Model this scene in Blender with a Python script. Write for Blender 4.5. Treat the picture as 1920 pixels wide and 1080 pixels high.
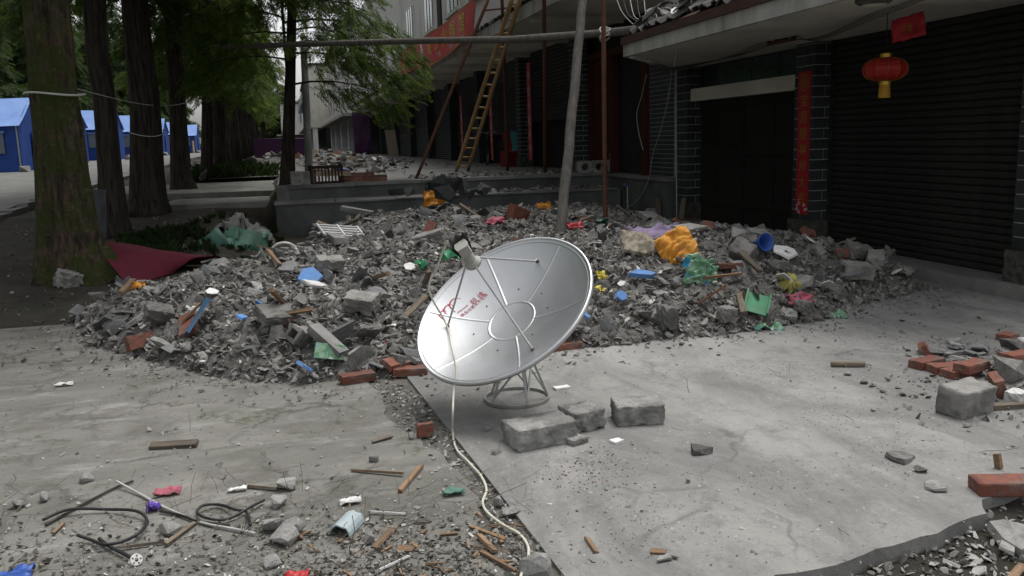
import bpy, bmesh, math, random
import numpy as np
from mathutils import Vector, Matrix, noise

for o in list(bpy.data.objects): bpy.data.objects.remove(o)
SC = bpy.context.scene
COL = SC.collection
R = math.radians
rng = random.Random(7)
nrg = np.random.default_rng(11)

# ------------------------------------------------------------------ camera
CAM_F, CAM_H = 1600.0, 1.6                      # focal length in pixels of a 1920 wide picture, eye height
CAM_ROT = Matrix.Rotation(R(-14.2), 3, 'Z') @ Matrix.Rotation(R(90 - 9.9), 3, 'X') @ Matrix.Rotation(R(-1.8), 3, 'Z')
cam = bpy.data.objects.new('camera', bpy.data.cameras.new('camera'))
COL.objects.link(cam)
cam.matrix_world = Matrix.Translation((0, 0, CAM_H)) @ CAM_ROT.to_4x4()
cam.data.sensor_width = 36.0
cam.data.lens = 36.0 * CAM_F / 1920.0
cam.data.clip_end = 2000
SC.camera = cam

# ------------------------------------------------------------------ sky, sun, exposure
SUN_EL, SUN_AZ = R(70), R(52)                   # azimuth clockwise from +Y
w = bpy.data.worlds.new('World'); SC.world = w; w.use_nodes = True
nt = w.node_tree; nt.nodes.clear()
sky = nt.nodes.new('ShaderNodeTexSky'); sky.sky_type = 'NISHITA'; sky.sun_disc = False
sky.sun_elevation = SUN_EL; sky.sun_rotation = SUN_AZ
sky.air_density = 1.0; sky.dust_density = 4.0; sky.ozone_density = 1.0
hs = nt.nodes.new('ShaderNodeHueSaturation'); hs.inputs['Saturation'].default_value = 0.14
bg = nt.nodes.new('ShaderNodeBackground'); bg.inputs['Strength'].default_value = 0.15
wo = nt.nodes.new('ShaderNodeOutputWorld')
nt.links.new(sky.outputs[0], hs.inputs['Color']); nt.links.new(hs.outputs[0], bg.inputs[0]); nt.links.new(bg.outputs[0], wo.inputs[0])
sun = bpy.data.objects.new('sun', bpy.data.lights.new('sun', 'SUN')); COL.objects.link(sun)
sun.data.energy = 1.1; sun.data.angle = R(30); sun.data.color = (1.0, 0.97, 0.92)
_d = Vector((math.sin(SUN_AZ) * math.cos(SUN_EL), math.cos(SUN_AZ) * math.cos(SUN_EL), math.sin(SUN_EL)))
sun.rotation_euler = _d.to_track_quat('Z', 'Y').to_euler()
SC.view_settings.view_transform = 'Standard'; SC.view_settings.look = 'None'
SC.view_settings.exposure = 0.58; SC.view_settings.gamma = 1.0
SC.view_settings.use_curve_mapping = False
SC.render.engine = 'CYCLES'
SC.cycles.use_denoising = True
SC.cycles.max_bounces = 6; SC.cycles.diffuse_bounces = 3; SC.cycles.glossy_bounces = 3
SC.cycles.sample_clamp_indirect = 6

# ------------------------------------------------------------------ measuring: photograph pixel -> place
def ray(x, y): return CAM_ROT @ Vector(((x - 960) / CAM_F, (540 - y) / CAM_F, -1))
EYE = Vector((0, 0, CAM_H))
def G(x, y, z=0.0):
    d = ray(x, y); return EYE + d * ((z - CAM_H) / d.z)
def PY(x, y, Y):
    d = ray(x, y); return EYE + d * (Y / d.y)
def PX(x, y, X):
    d = ray(x, y); return EYE + d * (X / d.x)

# ------------------------------------------------------------------ materials
MATS = {}
def rgb(c): return (c[0], c[1], c[2], 1.0) if not isinstance(c, (int, float)) else (c, c, c, 1.0)
class NT:
    def __init__(s, name):
        s.m = bpy.data.materials.new(name); s.m.use_nodes = True
        s.t = s.m.node_tree; s.b = s.t.nodes['Principled BSDF']; MATS[name] = s.m
    def n(s, typ, **kw):
        x = s.t.nodes.new('ShaderNode' + typ)
        for k, v in kw.items(): setattr(x, k, v)
        return x
    def l(s, a, b): s.t.links.new(a, b)
    def val(s, sock, v):
        if hasattr(v, 'links'): s.l(v, sock)
        else: sock.default_value = v
    def coord(s, which='Object', scale=(1, 1, 1)):
        c = s.n('TexCoord'); mp = s.n('Mapping'); mp.inputs['Scale'].default_value = scale
        s.l(c.outputs[which], mp.inputs[0]); return mp.outputs[0]
    def noise(s, co, scale, detail=5, rough=.6, dist=0):
        x = s.n('TexNoise'); x.inputs['Scale'].default_value = scale; x.inputs['Detail'].default_value = detail
        x.inputs['Roughness'].default_value = rough; x.inputs['Distortion'].default_value = dist
        s.l(co, x.inputs['Vector']); return x.outputs['Fac']
    def vor(s, co, scale, feat='F1', rand=1):
        x = s.n('TexVoronoi', feature=feat); x.inputs['Scale'].default_value = scale; x.inputs['Randomness'].default_value = rand
        s.l(co, x.inputs['Vector']); return x.outputs['Distance']
    def ramp(s, f, a, b, v0=0.0, v1=1.0):
        x = s.n('MapRange'); x.clamp = True
        s.val(x.inputs['Value'], f)
        for k, v in zip(('From Min', 'From Max', 'To Min', 'To Max'), (a, b, v0, v1)): x.inputs[k].default_value = v
        return x.outputs[0]
    def mix(s, f, a, b, mode='MIX'):
        x = s.n('Mix', data_type='RGBA', blend_type=mode); s.val(x.inputs[0], f)
        for i, c in ((6, a), (7, b)):
            if hasattr(c, 'links'): s.l(c, x.inputs[i])
            else: x.inputs[i].default_value = rgb(c)
        return x.outputs[2]
    def math(s, op, a, b=0.0):
        x = s.n('Math', operation=op); s.val(x.inputs[0], a); s.val(x.inputs[1], b); return x.outputs[0]
    def bump(s, h, strength=.4, dist=.02, prev=None):
        x = s.n('Bump'); x.inputs['Strength'].default_value = strength; x.inputs['Distance'].default_value = dist
        s.l(h, x.inputs['Height'])
        if prev is not None: s.l(prev, x.inputs['Normal'])
        return x.outputs[0]
    def out(s, col, rough=.9, normal=None, metal=0.0, spec=.3):
        b = s.b
        s.l(col, b.inputs['Base Color']) if hasattr(col, 'links') else setattr(b.inputs['Base Color'], 'default_value', rgb(col))
        s.val(b.inputs['Roughness'], rough); b.inputs['Metallic'].default_value = metal
        b.inputs['Specular IOR Level'].default_value = spec
        if normal is not None: s.l(normal, b.inputs['Normal'])
        return s.m

def mat(name, c1, c2=None, rough=.9, scale=6, bump=.3, bscale=30, bdist=.01, metal=0.0, rnd=0.0, island=False, stretch=(1, 1, 1), lo=.35, hi=.65, spec=.3, dirt=None):
    s = NT(name); co = s.coord('Object', stretch)
    if c2 is None: c2 = tuple(x * .8 for x in (c1 if not isinstance(c1, (int, float)) else (c1,) * 3))
    col = s.mix(s.ramp(s.noise(co, scale, 6), lo, hi), c1, c2)
    if dirt: col = s.mix(s.ramp(s.noise(co, scale * .45, 5, .7), .5, .72, 0, .75), col, dirt)
    if rnd:
        r = s.n('NewGeometry').outputs['Random Per Island'] if island else s.n('ObjectInfo').outputs['Random']
        h = s.n('HueSaturation'); s.l(s.ramp(r, 0, 1, 1 - rnd, 1 + rnd), h.inputs['Value']); s.l(col, h.inputs['Color']); col = h.outputs[0]
    nrm = s.bump(s.noise(co, bscale, 6), bump, bdist) if bump else None
    return s.out(col, rough, nrm, metal, spec)
# grounds
def ground_mats():
    s = NT('slab_bright'); co = s.coord('Object'); st = s.coord('Object', (1.6, .55, 1))
    base = s.mix(s.ramp(s.noise(st, 1.1, 8, .72, .6), .40, .60), (.268, .262, .248), (.165, .164, .158))
    base = s.mix(s.ramp(s.noise(co, .55, 5, .6, .8), .5, .72, 0, .55), base, (.335, .333, .32))
    base = s.mix(s.ramp(s.noise(co, 3.2, 9, .78), .50, .66, 0, .62), base, (.135, .135, .128))
    base = s.mix(s.ramp(s.noise(co, 14, 8, .8), .56, .68, 0, .6), base, (.12, .12, .115))
    base = s.mix(s.ramp(s.noise(co, 60, 4, .8), .58, .72, 0, .55), base, (.10, .10, .095))
    base = s.mix(s.ramp(s.noise(co, 38, 4, .8), .62, .72, 0, .5), base, (.52, .52, .50))
    nz = s.n('TexNoise'); nz.inputs['Scale'].default_value = 1.8; nz.inputs['Detail'].default_value = 9; s.l(co, nz.inputs['Vector'])
    ad = s.n('VectorMath', operation='MULTIPLY_ADD'); s.l(nz.outputs['Color'], ad.inputs[0]); ad.inputs[1].default_value = (.7, .7, 0); s.l(co, ad.inputs[2])
    ck = s.math('MULTIPLY', s.ramp(s.vor(ad.outputs[0], .75, 'DISTANCE_TO_EDGE'), .002, .010, 1, 0), s.ramp(s.noise(co, .8, 3), .50, .58))
    base = s.mix(s.math('MULTIPLY', ck, .45), base, (.07, .068, .062))
    base = s.mix(s.math('MULTIPLY', s.ramp(s.vor(co, 7), .045, .085, .85, 0), s.ramp(s.noise(co, 1.7, 4), .42, .58)), base, (.075, .073, .068))
    base = s.mix(s.ramp(s.vor(co, 19), .06, .13, .7, 0), base, (.09, .088, .082))
    base = s.mix(s.ramp(s.vor(s.coord('Object', (1.07, .93, 1)), 11), .04, .09, .7, 0), base, (.46, .455, .44))
    nr = s.bump(s.noise(co, 9, 8, .7), .35, .03); nr = s.bump(s.noise(co, 120, 5, .75), .6, .006, nr)
    s.out(base, s.ramp(s.noise(co, 2.2, 5), .35, .7, .80, .97), nr, spec=.2)

    s = NT('slab_cracked'); co = s.coord('Object'); st = s.coord('Object', (.7, 1.9, 1))
    nz = s.n('TexNoise'); nz.inputs['Scale'].default_value = 1.4; nz.inputs['Detail'].default_value = 9; nz.inputs['Roughness'].default_value = .68; s.l(co, nz.inputs['Vector'])
    add = s.n('VectorMath', operation='MULTIPLY_ADD'); s.l(nz.outputs['Color'], add.inputs[0]); add.inputs[1].default_value = (.9, .9, 0); s.l(co, add.inputs[2])
    ed = s.vor(add.outputs[0], 1.15, 'DISTANCE_TO_EDGE'); ed2 = s.vor(add.outputs[0], 4.2, 'DISTANCE_TO_EDGE')
    broken = s.ramp(s.noise(co, .5, 3), .48, .60)
    c1 = s.math('MULTIPLY', s.ramp(ed, .004, .030, 1, 0), s.ramp(s.noise(co, .9, 3), .42, .56))
    c2 = s.math('MULTIPLY', s.ramp(ed2, .012, .055, 1, 0), broken)
    crack = s.math('MAXIMUM', c1, c2)
    base = s.mix(s.ramp(s.noise(st, 1.1, 7, .68, .5), .34, .66), (.205, .200, .180), (.122, .121, .106))
    base = s.mix(s.ramp(s.noise(st, 2.8, 6, .7), .55, .72, 0, .55), base, (.36, .355, .34))
    base = s.mix(s.ramp(s.noise(co, 1.6, 9, .76), .50, .64, 0, .72), base, (.098, .094, .080))
    base = s.mix(s.ramp(s.vor(co, 9), .05, .11, .75, 0), base, (.06, .058, .05))
    base = s.mix(s.ramp(s.noise(co, 50, 4, .8), .57, .72, 0, .6), base, (.07, .068, .06))
    base = s.mix(s.math('MULTIPLY', crack, .72), base, (.065, .062, .048))
    moss = s.math('MULTIPLY', s.ramp(s.noise(co, 1.3, 6, .75), .57, .66), s.ramp(ed2, .02, .12, 1, .0))
    base = s.mix(s.math('MULTIPLY', moss, .8), base, (.048, .052, .018))
    nr = s.bump(s.noise(co, 5, 9, .75), .4, .05); nr = s.bump(s.math('SUBTRACT', 1.0, crack), .35, .015, nr); nr = s.bump(s.noise(co, 110, 4, .7), .4, .005, nr)
    s.out(base, .9, nr)

    s = NT('soil'); co = s.coord('Object')
    base = s.mix(s.ramp(s.noise(co, 1.3, 8, .7), .38, .62), (.062, .055, .042), (.032, .028, .021))
    base = s.mix(s.ramp(s.noise(co, 30, 5, .8), .56, .68, 0, .7), base, (.12, .115, .10))
    base = s.mix(s.ramp(s.noise(co, .7, 5, .7), .56, .66, 0, .7), base, (.04, .05, .018))
    nr = s.bump(s.noise(co, 26, 8, .75), .9, .04)
    s.out(base, .95, nr)
    mat('road', (.165, .165, .155), (.115, .115, .108), scale=1.2, bump=.3, bscale=60, dirt=(.11, .11, .10))
    mat('path', (.22, .22, .20), (.13, .13, .115), scale=2.2, bump=.4, bscale=30, dirt=(.06, .065, .04))
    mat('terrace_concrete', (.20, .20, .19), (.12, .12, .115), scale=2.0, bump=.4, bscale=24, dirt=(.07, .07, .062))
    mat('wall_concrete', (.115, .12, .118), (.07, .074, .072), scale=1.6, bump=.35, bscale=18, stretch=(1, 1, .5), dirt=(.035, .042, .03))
    mat('kerb', (.20, .20, .19), (.13, .13, .12), scale=4)
ground_mats()
# rubble and debris
mat('rubble', (.215, .208, .195), (.12, .117, .109), scale=7, bump=.7, bscale=28, bdist=.02, rnd=.42, dirt=(.09, .087, .08))
mat('rubble_slab', (.27, .263, .25), (.175, .171, .163), scale=5, bump=.5, bscale=40, rnd=.34, dirt=(.10, .10, .095))
mat('rubble_tile', (.15, .152, .152), (.095, .097, .10), scale=6, bump=.4, bscale=40, rnd=.35, dirt=(.22, .215, .2))
mat('rubble_bits', (.225, .216, .20), (.115, .111, .104), scale=9, bump=.5, bscale=50, rnd=.42, island=True)
mat('mound', (.165, .158, .146), (.095, .091, .084), scale=3, bump=1.0, bscale=26, bdist=.05, dirt=(.17, .165, .155))
mat('pebble', (.30, .295, .28), (.18, .176, .167), scale=12, bump=.3, rnd=.6, island=True)
mat('grit', (.19, .18, .165), (.09, .085, .075), scale=12, bump=.0, rnd=.8, island=True)
mat('block_concrete', (.30, .295, .28), (.19, .187, .175), scale=9, bump=1.0, bscale=22, bdist=.03, rnd=.12, lo=.4, hi=.6, dirt=(.10, .098, .09))
mat('red_brick', (.19, .072, .048), (.12, .056, .045), scale=22, bump=.6, bscale=40, rnd=.3, lo=.4, hi=.6, dirt=(.20, .165, .145))
mat('wood_new', (.25, .165, .10), (.15, .095, .06), scale=6, stretch=(1, 9, 9), bump=.4, bscale=30, rnd=.3, dirt=(.12, .09, .07))
mat('wood_old', (.20, .165, .125), (.11, .09, .07), scale=6, stretch=(1, 9, 9), bump=.5, bscale=30, rnd=.35, dirt=(.08, .07, .06))
mat('twig', (.09, .065, .04), (.05, .036, .024), rnd=.5, island=True, bump=0)
# plain coloured things
def flat(name, c, rough=.6, metal=0.0, var=.8, spec=.4, bump=.15, dirt=None, rnd=0.0): return mat(name, c, tuple(x * var for x in c), rough, 9, bump, 45, .004, metal, spec=spec, dirt=dirt, rnd=rnd)
flat('blue_foam', (.10, .23, .50), .8, dirt=(.15, .20, .30), rnd=.2)
flat('blue_dark', (.03, .09, .36), .45)
flat('blue_metal', (.03, .10, .20), .5, dirt=(.08, .09, .10))
flat('orange_cloth', (.62, .27, .03), .7, dirt=(.42, .19, .04))
flat('orange_dull', (.55, .22, .015), .6, dirt=(.25, .12, .02))
flat('teal_cloth', (.06, .27, .33), .8)
flat('green_plastic', (.02, .22, .09), .45, dirt=(.06, .15, .08))
flat('green_tarp', (.07, .18, .13), .6, dirt=(.10, .12, .10))
flat('white_sheet', (.66, .66, .64), .6, dirt=(.45, .44, .42), rnd=.15)
flat('white_plastic', (.72, .72, .70), .35, rnd=.12)
flat('grey_cloth', (.25, .25, .235), .8, dirt=(.15, .15, .14))
flat('pink_cloth', (.38, .09, .125), .7, dirt=(.26, .14, .14))
mat('stone_pale', (.31, .305, .29), (.19, .187, .178), scale=9, bump=.6, bscale=30, rnd=.2)
flat('purple_cloth', (.24, .18, .29), .8)
flat('red_plastic', (.42, .022, .026), .5, dirt=(.25, .04, .04))
flat('rust_sheet', (.20, .07, .045), .8, dirt=(.12, .08, .06))
flat('yellow_plastic', (.55, .46, .05), .5, dirt=(.40, .34, .08))
flat('straw', (.36, .33, .10), .8)
flat('card', (.30, .24, .17), .85, dirt=(.16, .13, .09))
flat('purple_plastic', (.14, .08, .42), .35)
flat('purple_dark', (.05, .012, .055), .8)
flat('red_dim', (.20, .01, .015), .8)
flat('maroon_carpet', (.115, .011, .026), .95, dirt=(.085, .010, .020), bump=.5)
flat('grey_pvc', (.34, .40, .42), .5)
flat('black_rubber', (.016, .016, .017), .55)
flat('cable_cream', (.58, .56, .47), .45)
flat('zinc_ring', (.30, .30, .28), .6, dirt=(.14, .12, .10))
flat('steel_grey', (.42, .43, .42), .45, metal=.5)
flat('lnb_grey', (.37, .365, .33), .55, dirt=(.26, .255, .23))
flat('lnb_dark', (.03, .03, .028), .6)
flat('logo_red', (.40, .03, .07), .5)
flat('gold', (.55, .36, .06), .35, metal=.6)
flat('gold_print', (.30, .20, .02), .6)
flat('yellow_print', (.72, .62, .03), .55)
flat('white_print', (.55, .50, .50), .6)
flat('banner_red', (.55, .014, .018), .5, dirt=(.46, .014, .018))
flat('couplet_red', (.38, .012, .022), .6, dirt=(.30, .012, .02))
flat('lantern_red', (.33, .010, .010), .55, dirt=(.25, .01, .01))
flat('lantern_tassel', (.42, .22, .02), .85)
flat('rust', (.13, .055, .03), .85, dirt=(.06, .035, .025), bump=.4)
flat('bamboo', (.42, .26, .10), .5, dirt=(.25, .15, .07))
flat('rope_white', (.50, .50, .46), .9)
flat('wire_black', (.02, .02, .02), .6)
flat('wire_white', (.42, .42, .40), .6)
# buildings
mat('plaster', (.62, .60, .52), (.50, .48, .42), scale=1.2, bump=.2, bscale=20, dirt=(.34, .32, .27))
mat('plaster_white', (.62, .61, .58), (.52, .51, .49), scale=1.5, stretch=(1, 1, .35), bump=.15, dirt=(.22, .22, .21))
mat('fascia', (.40, .40, .37), (.26, .26, .24), scale=3, stretch=(1, 1, .25), bump=.3, dirt=(.10, .09, .08))
mat('tile_brick', (.040, .045, .046), (.026, .030, .031), scale=9, bump=.3, rough=.75, rnd=.3)
mat('mortar', (.42, .43, .42), (.30, .31, .30), scale=9, bump=.3)
mat('stone_base', (.10, .098, .085), (.045, .044, .038), scale=14, bump=.8, bscale=16, bdist=.03)
mat('shutter', (.022, .021, .020), (.012, .012, .0115), scale=2.5, stretch=(1, .6, 3), rough=.7, bump=.1, dirt=(.05, .047, .042))
mat('dark_wood', (.017, .015, .013), (.008, .007, .006), scale=4, stretch=(6, 6, 1), rough=.8, bump=.4)
mat('interior', (.02, .02, .019), (.012, .012, .012), bump=0)
mat('red_frame', (.065, .014, .009), (.04, .010, .007), scale=5, bump=.3)
mat('roof_tile', (.085, .083, .08), (.045, .045, .044), scale=6, bump=.5, rnd=.4, dirt=(.16, .155, .145))
mat('timber_brown', (.07, .035, .025), (.04, .022, .016), scale=5, stretch=(6, 1, 6), bump=.4)
mat('glass_dark', (.03, .05, .045), (.02, .035, .035), rough=.12, bump=0, spec=.6)
mat('frame_green', (.05, .14, .10), (.04, .10, .08), bump=0)
mat('paint_white', (.74, .73, .71), (.62, .61, .60), scale=3, bump=.1)
mat('bark', (.048, .039, .030), (.013, .010, .008), scale=7, stretch=(3, 3, .3), lo=.42, hi=.58, bump=1.0, bscale=8, bdist=.06, dirt=(.05, .042, .03))
s = NT('bark_mossy'); co = s.coord('Object', (3, 3, .45)); cc = s.coord('Object')
b_ = s.mix(s.ramp(s.noise(co, 6, 8, .75), .42, .58), (.12, .082, .058), (.022, .017, .013))
b_ = s.mix(s.ramp(s.noise(cc, 2.3, 7, .75), .44, .56), b_, (.045, .060, .012))
b_ = s.mix(s.ramp(s.noise(cc, 14, 7, .8), .57, .66, 0, .9), b_, (.15, .18, .045))
b_ = s.mix(s.ramp(s.noise(co, 11, 6, .8), .66, .72, 0, .8), b_, (.36, .37, .30))
n_ = s.bump(s.noise(co, 5, 9, .75), 1.0, .08); n_ = s.bump(s.noise(cc, 40, 6, .8), .7, .015, n_)
s.out(b_, .95, n_)
mat('bark_pale', (.10, .11, .12), (.05, .055, .06), scale=5, stretch=(3, 3, .35), bump=.8, bscale=9, bdist=.04)
def leafmat(name, c1, c2):
    s = NT(name); r = s.n('NewGeometry').outputs['Random Per Island']; co = s.coord('Object')
    c = s.mix(s.ramp(s.noise(co, .9, 3), .35, .65), c1, c2)
    h = s.n('HueSaturation'); s.l(s.ramp(r, 0, 1, .55, 1.5), h.inputs['Value']); s.l(c, h.inputs['Color'])
    s.out(h.outputs[0], .65, spec=.25)
    tr = s.n('BsdfTranslucent'); s.l(h.outputs[0], tr.inputs['Color'])
    mx = s.n('MixShader'); mx.inputs[0].default_value = .5
    s.l(s.b.outputs[0], mx.inputs[1]); s.l(tr.outputs[0], mx.inputs[2])
    s.l(mx.outputs[0], s.t.nodes['Material Output'].inputs['Surface'])
leafmat('leaf', (.098, .145, .022), (.052, .092, .017))
leafmat('leaf_dark', (.044, .074, .014), (.024, .046, .011))
leafmat('leaf_far', (.062, .098, .018), (.034, .060, .014))
leafmat('weed', (.028, .048, .013), (.018, .032, .010))
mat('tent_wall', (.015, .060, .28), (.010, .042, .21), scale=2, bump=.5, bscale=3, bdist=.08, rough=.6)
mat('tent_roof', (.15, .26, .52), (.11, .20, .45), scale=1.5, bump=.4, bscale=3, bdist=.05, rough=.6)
mat('tent_window', (.16, .19, .22), (.10, .13, .16), scale=20, bump=.3)
s = NT('dish_silver'); co = s.coord('Object')
c_ = s.mix(s.ramp(s.noise(co, 2.2, 5), .35, .65), (.60, .61, .62), (.54, .55, .56))
c_ = s.mix(s.ramp(s.noise(co, 13, 6, .8), .60, .75, 0, .4), c_, (.42, .40, .36))
c_ = s.mix(s.ramp(s.noise(s.coord('Object', (9, 1.2, 1)), 1.6, 6, .75), .52, .72, 0, .35), c_, (.50, .48, .44))
s.out(c_, s.ramp(s.noise(co, 3, 5, .7), .3, .7, .36, .47), s.bump(s.noise(co, 2.0, 2), .05, .03), metal=.95, spec=.4)
s = NT('printed_green'); co = s.coord('Object')
c_ = s.mix(s.ramp(s.noise(co, 9, 4, .6, 1), .45, .55), (.10, .24, .13), (.24, .36, .25))
c_ = s.mix(s.ramp(s.noise(co, 4, 3, .6, 1), .54, .58), c_, (.05, .30, .50)); c_ = s.mix(s.ramp(s.noise(co, 5.5, 3), .62, .66), c_, (.6, .66, .6))
s.out(c_, .35, s.bump(s.noise(co, 14, 5), .6, .02))
s = NT('printed_book'); co = s.coord('Object')
c_ = s.mix(s.ramp(s.noise(co, 6, 6, .7), .42, .58), (.27, .24, .185), (.10, .085, .06)); s.out(c_, .8, s.bump(s.noise(co, 14, 5), .5, .01))
# ------------------------------------------------------------------ builders
def tag(o, label=None, cat=None, group=None, kind=None):
    if label: o['label'] = label
    if cat: o['category'] = cat
    if group: o['group'] = group
    if kind: o['kind'] = kind
    return o
def link(name, me, parent=None, loc=None, rot=None, scale=None):
    o = bpy.data.objects.new(name, me); COL.objects.link(o)
    if parent is not None: o.parent = parent
    if loc is not None: o.location = loc
    if rot is not None: o.rotation_euler = rot
    if scale is not None: o.scale = scale
    return o
def empty(name, loc=(0, 0, 0), rot=(0, 0, 0), label=None, cat=None, group=None):
    o = link(name, None, None, loc, rot); o.empty_display_size = .1
    return tag(o, label, cat, group)
class MB:
    """collects shapes for ONE mesh"""
    def __init__(s): s.v, s.f = [], []
    def add(s, vs, fs):
        n = len(s.v); s.v += [tuple(v) for v in vs]; s.f += [tuple(i + n for i in f) for f in fs]; return s
    def box(s, a, b, jit=0.0):
        x0, y0, z0 = a; x1, y1, z1 = b
        vs = [(x0, y0, z0), (x1, y0, z0), (x1, y1, z0), (x0, y1, z0), (x0, y0, z1), (x1, y0, z1), (x1, y1, z1), (x0, y1, z1)]
        if jit: vs = [tuple(c + rng.uniform(-jit, jit) for c in v) for v in vs]
        return s.add(vs, [(3, 2, 1, 0), (4, 5, 6, 7), (0, 1, 5, 4), (1, 2, 6, 5), (2, 3, 7, 6), (3, 0, 4, 7)])
    def tube(s, pts, rad, seg=8, flute=None, cap=True):
        pts = [Vector(p) for p in pts]; n = len(pts)
        if not hasattr(rad, '__len__'): rad = [rad] * n
        rings = []; up = None
        for i, p in enumerate(pts):
            t = (pts[min(i + 1, n - 1)] - pts[max(i - 1, 0)]).normalized()
            if up is None: up = t.orthogonal().normalized()
            up = (up - t * up.dot(t)).normalized(); sd = t.cross(up)
            ring = []
            for k in range(seg):
                a = 2 * math.pi * k / seg; r = rad[i] * (flute(a, i / (n - 1)) if flute else 1)
                ring.append(p + (up * math.cos(a) + sd * math.sin(a)) * r)
            rings.append(ring)
        fs = [(i * seg + k, i * seg + (k + 1) % seg, (i + 1) * seg + (k + 1) % seg, (i + 1) * seg + k) for i in range(n - 1) for k in range(seg)]
        if cap: fs += [tuple(range(seg))[::-1], tuple((n - 1) * seg + k for k in range(seg))]
        return s.add([v for r in rings for v in r], fs)
    def lathe(s, prof, seg=24, mtx=None, closed=False):
        vs = [(r * math.cos(2 * math.pi * k / seg), r * math.sin(2 * math.pi * k / seg), z) for r, z in prof for k in range(seg)]
        if mtx is not None: vs = [mtx @ Vector(v) for v in vs]
        n = len(prof)
        return s.add(vs, [(i * seg + k, i * seg + (k + 1) % seg, ((i + 1) % n) * seg + (k + 1) % seg, ((i + 1) % n) * seg + k) for i in range(n if closed else n - 1) for k in range(seg)])
    def prism(s, poly, z0, z1, mtx=None):
        n = len(poly); vs = [(x, y, z0) for x, y in poly] + [(x, y, z1) for x, y in poly]
        if mtx is not None: vs = [mtx @ Vector(v) for v in vs]
        return s.add(vs, [tuple(range(n))[::-1], tuple(range(n, 2 * n))] + [(i, (i + 1) % n, n + (i + 1) % n, n + i) for i in range(n)])
    def mesh(s, name, m, smooth=False):
        me = bpy.data.meshes.new(name); me.from_pydata(s.v, [], s.f); me.materials.append(MATS[m] if isinstance(m, str) else m)
        if smooth: me.polygons.foreach_set('use_smooth', [True] * len(me.polygons))
        me.update(); return me
    def build(s, name, m, parent=None, smooth=False, loc=None, rot=None):
        return link(name, s.mesh(name, m, smooth), parent, loc, rot)
def tri_mesh(name, V, F, m):
    me = bpy.data.meshes.new(name); V = np.asarray(V, dtype=np.float32); F = np.asarray(F, dtype=np.int32)
    me.vertices.add(len(V)); me.vertices.foreach_set('co', V.ravel())
    me.loops.add(F.size); me.loops.foreach_set('vertex_index', F.ravel())
    me.polygons.add(len(F)); me.polygons.foreach_set('loop_start', np.arange(0, F.size, 3, dtype=np.int32))
    me.materials.append(MATS[m]); me.update(calc_edges=True); me.shade_flat(); return me
def eul(a):
    """stack of rotation matrices from an (n,3) array of x,y,z angles"""
    cx, sx, cy, sy, cz, sz = np.cos(a[:, 0]), np.sin(a[:, 0]), np.cos(a[:, 1]), np.sin(a[:, 1]), np.cos(a[:, 2]), np.sin(a[:, 2])
    m = np.empty((len(a), 3, 3))
    m[:, 0, 0] = cy * cz; m[:, 0, 1] = sx * sy * cz - cx * sz; m[:, 0, 2] = cx * sy * cz + sx * sz
    m[:, 1, 0] = cy * sz; m[:, 1, 1] = sx * sy * sz + cx * cz; m[:, 1, 2] = cx * sy * sz - sx * cz
    m[:, 2, 0] = -sy; m[:, 2, 1] = sx * cy; m[:, 2, 2] = cx * cy
    return m
def scatter(name, temps, pos, rot, scl, m):
    """many small pieces joined into one mesh; temps: [(V,F)] triangle templates; scl (n,3)"""
    Vs, Fs, off = [], [], 0
    pick = nrg.integers(0, len(temps), len(pos))
    for t, (V, F) in enumerate(temps):
        ix = np.nonzero(pick == t)[0]
        if not len(ix): continue
        P = np.einsum('nij,nvj->nvi', rot[ix], V[None] * scl[ix][:, None, :]) + pos[ix][:, None, :]
        Vs.append(P.reshape(-1, 3)); k = len(V)
        Fs.append((F[None] + (np.arange(len(ix)) * k)[:, None, None] + off).reshape(-1, 3)); off += k * len(ix)
    return tri_mesh(name, np.concatenate(Vs), np.concatenate(Fs), m)
def arrays(me):
    me.calc_loop_triangles()
    V = np.array([v.co[:] for v in me.vertices]); F = np.array([t.vertices[:] for t in me.loop_triangles]); return V, F
def hull(seed, n=14, box=(1, 1, 1), sharp=.5):
    """an angular lump of about unit size: hull of points near a box"""
    r = random.Random(seed); bm = bmesh.new()
    for _ in range(n):
        p = Vector([r.uniform(-.5, .5) for _ in range(3)])
        k = max(abs(c) for c in p) or 1
        p = p.lerp(p * (.5 / k), sharp)
        bm.verts.new((p.x * box[0], p.y * box[1], p.z * box[2]))
    bmesh.ops.convex_hull(bm, input=bm.verts); bmesh.ops.dissolve_limit(bm, angle_limit=R(9), verts=bm.verts, edges=bm.edges)
    bmesh.ops.delete(bm, geom=[v for v in bm.verts if not v.link_faces], context='VERTS')
    return bm
def hull_mesh(name, m, *a, **k):
    bm = hull(*a, **k); me = bpy.data.meshes.new(name); bm.to_mesh(me); bm.free(); me.materials.append(MATS[m]); return me
def shard_poly(seed, n=None, asp=1.0):
    r = random.Random(seed); n = n or r.randint(4, 7); a0 = r.uniform(0, 6.28)
    return [(.5 * math.cos(a0 + 6.283 * (i + r.uniform(-.28, .28)) / n) * r.uniform(.75, 1.1), .5 * asp * math.sin(a0 + 6.283 * (i + r.uniform(-.28, .28)) / n) * r.uniform(.75, 1.1)) for i in range(n)]
def shard_mesh(name, m, seed, t=.12, asp=1.0):
    r = random.Random(seed + 99); p = shard_poly(seed, asp=asp); b = MB(); n = len(p)
    top = [(x * r.uniform(.86, .98), y * r.uniform(.86, .98), t / 2 + r.uniform(-.02, .02)) for x, y in p]
    bot = [(x, y, -t / 2 + r.uniform(-.02, .02)) for x, y in p]
    b.add(bot + top, [tuple(range(n))[::-1], tuple(range(n, 2 * n))] + [(i, (i + 1) % n, n + (i + 1) % n, n + i) for i in range(n)])
    return b.mesh(name, m)
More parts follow.
